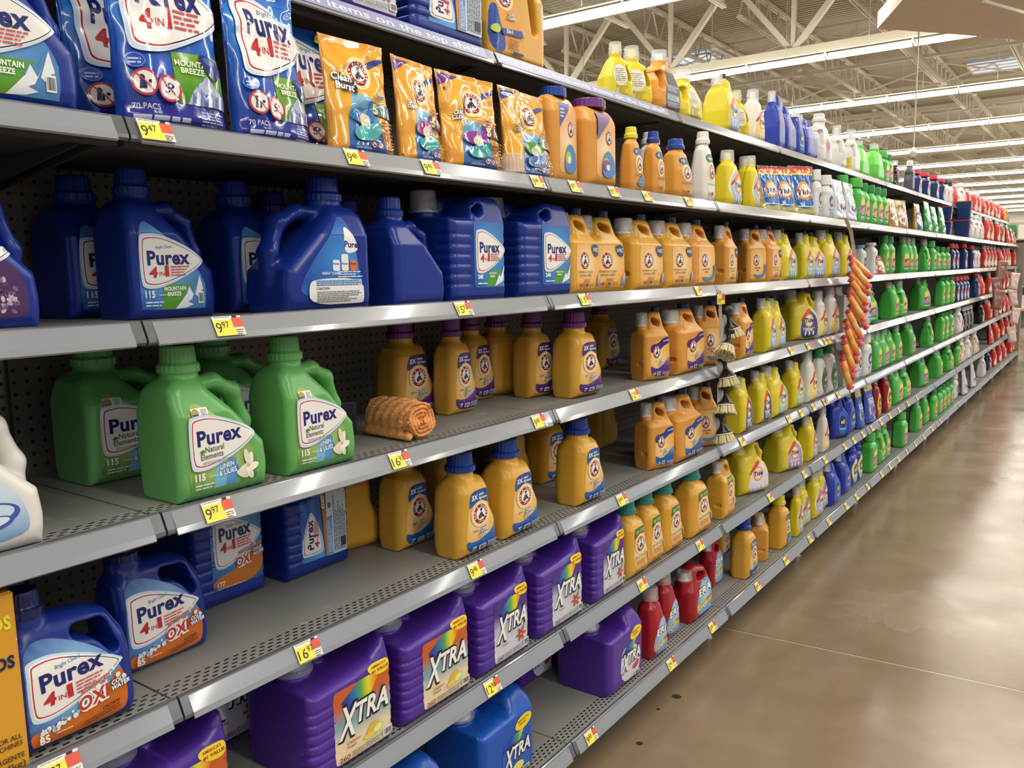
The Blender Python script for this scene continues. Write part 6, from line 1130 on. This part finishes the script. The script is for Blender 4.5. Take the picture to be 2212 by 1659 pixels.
bm = bmesh.new(); box(bm, -.024, .024, .024, .026, .03, .12); cd = bm_me(bm); cd.materials.append(card)
pts = [(1584, 722, 10), (1566, 762, -38), (1574, 826, 5), (1568, 888, -14), (1566, 948, 2)]; o = None
for i, (px, py, tl) in enumerate(pts):
    p = atx(px, py, .088)
    if i == 0:
        o = empty('dish_brush'); mobj('handle', hnd, None, o, True); mobj('brush_head', bb, None, o, True); mobj('bristles', bs, None, o); mobj('backing_card', cd, None, o)
    else: o = copy_tree(o0)
    if i == 0: o0 = o
    o.location = p; o.rotation_euler = (math.radians(-12), math.radians(-tl), math.radians(75)); o.scale = (.93, .93, .93)
    tag(o, 'black knob handled dish brush with cream bristles, %s from the top of its strip' % NTH[i], 'brush', 'dish brushes on the hanging strip')
bm = bmesh.new(); a = atx(1555, 628, .05); bar(bm, a, atx(1562, 955, .05), .012, .0012); o = mobj('clip_strip', bm_me(bm), strapm); A = Art().rect(-.028, .028, -.02, .02, 'e8dc50').rect(.006, .028, -.004, .02, 'd8583c').text('3.97', -.024, -.012, .02, '2a2618', 0, width=.028)
bm = bmesh.new(); box(bm, -.028, .028, -.0008, 0, -.02, .02); me = bm_me(bm); p = mobj('tag_card', me, card); lp = mobj('tag_print', lay(A, me, 'front', .1, .0003), papers); q = atx(1557, 646, .058)
for z_ in (p, lp): z_.location = q; z_.rotation_euler = (0, 0, math.radians(80)); z_.parent = o
tag(o, 'clear hanging strip with yellow tag carrying the dish brushes', 'hanging strip')
# ------------------------------------------------------------------ hanging strip of orange packs
opk = vcol_mat('pack_print', .3, coat=.4, bump=.15)
def packm(L_, R_):
    bm = bmesh.new(); col = bm.verts.layers.float_color.new('Col'); n = 12; rings = []
    st = [(-.5, .5, '8c2444'), (-.46, 1.15, 'c03058'), (-.42, .7, 'c03058'), (-.39, 1, 'e8862c'), (-.1, 1.04, 'ec9440'), (.0, 1.04, 'e8c070'), (.36, 1, 'e8862c'), (.40, .7, 'd03c70'), (.44, 1.25, 'd83c78'), (.5, .9, 'e890a8')]
    for t, r, c in st:
        ring = []
        for i in range(n):
            a = 2*math.pi*i/n; v = bm.verts.new((r*R_*.72*math.cos(a)*(1+.15*math.sin(3*a+t*9)), r*R_*math.sin(a), t*L_)); v[col] = (*hexc(c), 1); ring.append(v)
        rings.append(ring)
    for A_, B_ in zip(rings, rings[1:]):
        for i in range(n): bm.faces.new((A_[i], A_[(i+1) % n], B_[(i+1) % n], B_[i]))
    bm.faces.new(rings[0][::-1]); bm.faces.new(rings[-1]); bmesh.ops.recalc_face_normals(bm, faces=bm.faces[:]); me = bm_me(bm); me.materials.append(opk); me.polygons.foreach_set('use_smooth', [True]*len(me.polygons)); return me
pm = packm(.18, .024); o0 = None
for i in range(14):
    t = i/13; px = 1858-30*t**1.4+(6 if i == 6 else 0); py = 577+230*t; p = atx(px, py, .10+.03*(i % 2))
    if o0 is None: o = o0 = mobj('treat_pack', pm)
    else: o = o0.copy(); C.objects.link(o)
    o.location = p; o.rotation_euler = (math.radians(6*(i % 3)-6), math.radians(180-46+8*(i % 2)+22*t), math.radians(25)); 
    tag(o, 'orange and yellow wrapped pack with pink ends, %s from the top of its strip' % NTH[i], 'pack', 'orange packs on the hanging strip')
bm = bmesh.new(); pp = [atx(*q, .06) for q in ((1826, 470), (1838, 500), (1843, 530), (1846, 570), (1842, 640), (1835, 720), (1832, 800))]
for a, c in zip(pp, pp[1:]): bar(bm, a, c, .02, .002)
tag(mobj('clip_strip', bm_me(bm), strapm), 'clear hanging strip carrying the orange packs with pink ends', 'hanging strip')
# far strips: brown bags and a pale pink bag
for nm, col, ps, lb in (('hanging_bag', '8a5c48', ((2160, 582), (2157, 616), (2152, 645)), 'shiny brown bag hanging on a strip before the red bottles'), ('hanging_bag', 'e0c4bc', ((2188, 605), (2191, 640), (2190, 680), (2188, 720)), 'pale pink bag hanging on the last strip of the aisle')):
    fm_ = FM(col); pmsh = pouch_mesh(.12, .23, .07, 5, 0, 12, 14); pmsh.materials.append(fm_)
    for i, q in enumerate(ps):
        o = mobj(nm, pmsh); o.location = atx(*q, .15)-Vector((0, 0, .13)); o.rotation_euler = (0, math.radians(8*(-1)**i), math.radians(28)); tag(o, lb+', %s of %s down' % (NTH[i], NUM[len(ps)]), 'bag', lb+'s')
for nm, p_, z0, z1 in (('brown', (2157, 600), .85, 1.47), ('pale pink', (2190, 640), .45, 1.47)):
    q = atx(*p_, .12); bm = bmesh.new(); bar(bm, (.12, q.y+.03, z0), (.12, q.y+.03, z1), .02, .003); bar(bm, (.0, q.y+.03, z1), (.12, q.y+.03, z1), .02, .003); tag(mobj('clip_strip', bm_me(bm), strapm), 'thin clear hanging strip carrying the %s bags' % nm, 'hanging strip')
# what shows past the end of the aisle
bm = bmesh.new(); box(bm, -.56, .09, 15.43, 15.51, 0, 1.84); tag(mobj('end_panel', bm_me(bm), mat('end_frame', '8c8474', .5)), 'grey brown end frame closing the far end of the shelves', 'end panel')
rnd = random.Random(9)
bm = bmesh.new(); box(bm, -1.5, 1.0, 21.0, 21.6, 0, .12)
for z in (.5, 1.0, 1.5, 2.0): box(bm, -1.5, 1.0, 21.0, 21.6, z, z+.03)
box(bm, -1.5, 1.0, 21.57, 21.6, 0, 2.4); tag(mobj('display_rack', bm_me(bm), mat('rack_grey', 'a8a49a', .5)), 'grey display rack standing across the aisle beyond the red bottles', 'rack')
cols = ['d8702c', '3c6ca8', 'e8e4dc', '7ca4c8', 'c8502c', '4c8c5c', '2c3c7c']; bm0 = {}
for c in cols:
    b_ = bmesh.new(); box(b_, -.13, .13, -.12, .12, 0, .30); bmesh.ops.bevel(b_, geom=b_.edges[:], offset=.008, segments=2, affect='EDGES'); m_ = bm_me(b_); m_.materials.append(mat('carton_'+c, c, .5)); bm0[c] = m_
CN = {'d8702c': 'orange', '3c6ca8': 'blue', 'e8e4dc': 'white', '7ca4c8': 'pale blue', 'c8502c': 'rust red', '4c8c5c': 'green', '2c3c7c': 'navy'}
for li, z in enumerate((.53, 1.03, 1.53, 2.03)):
    for i in range(8):
        c = cols[(i*3+li*2+rnd.randrange(2)) % 7]; o = mobj('carton', bm0[c]); o.location = (-1.3+i*.31, 21.2, z); tag(o, '%s carton, %s along the %s level of the far display rack' % (CN[c], NTH[i], NTH[li]), 'box', 'cartons on the far display rack')
for key in KD:
    pass
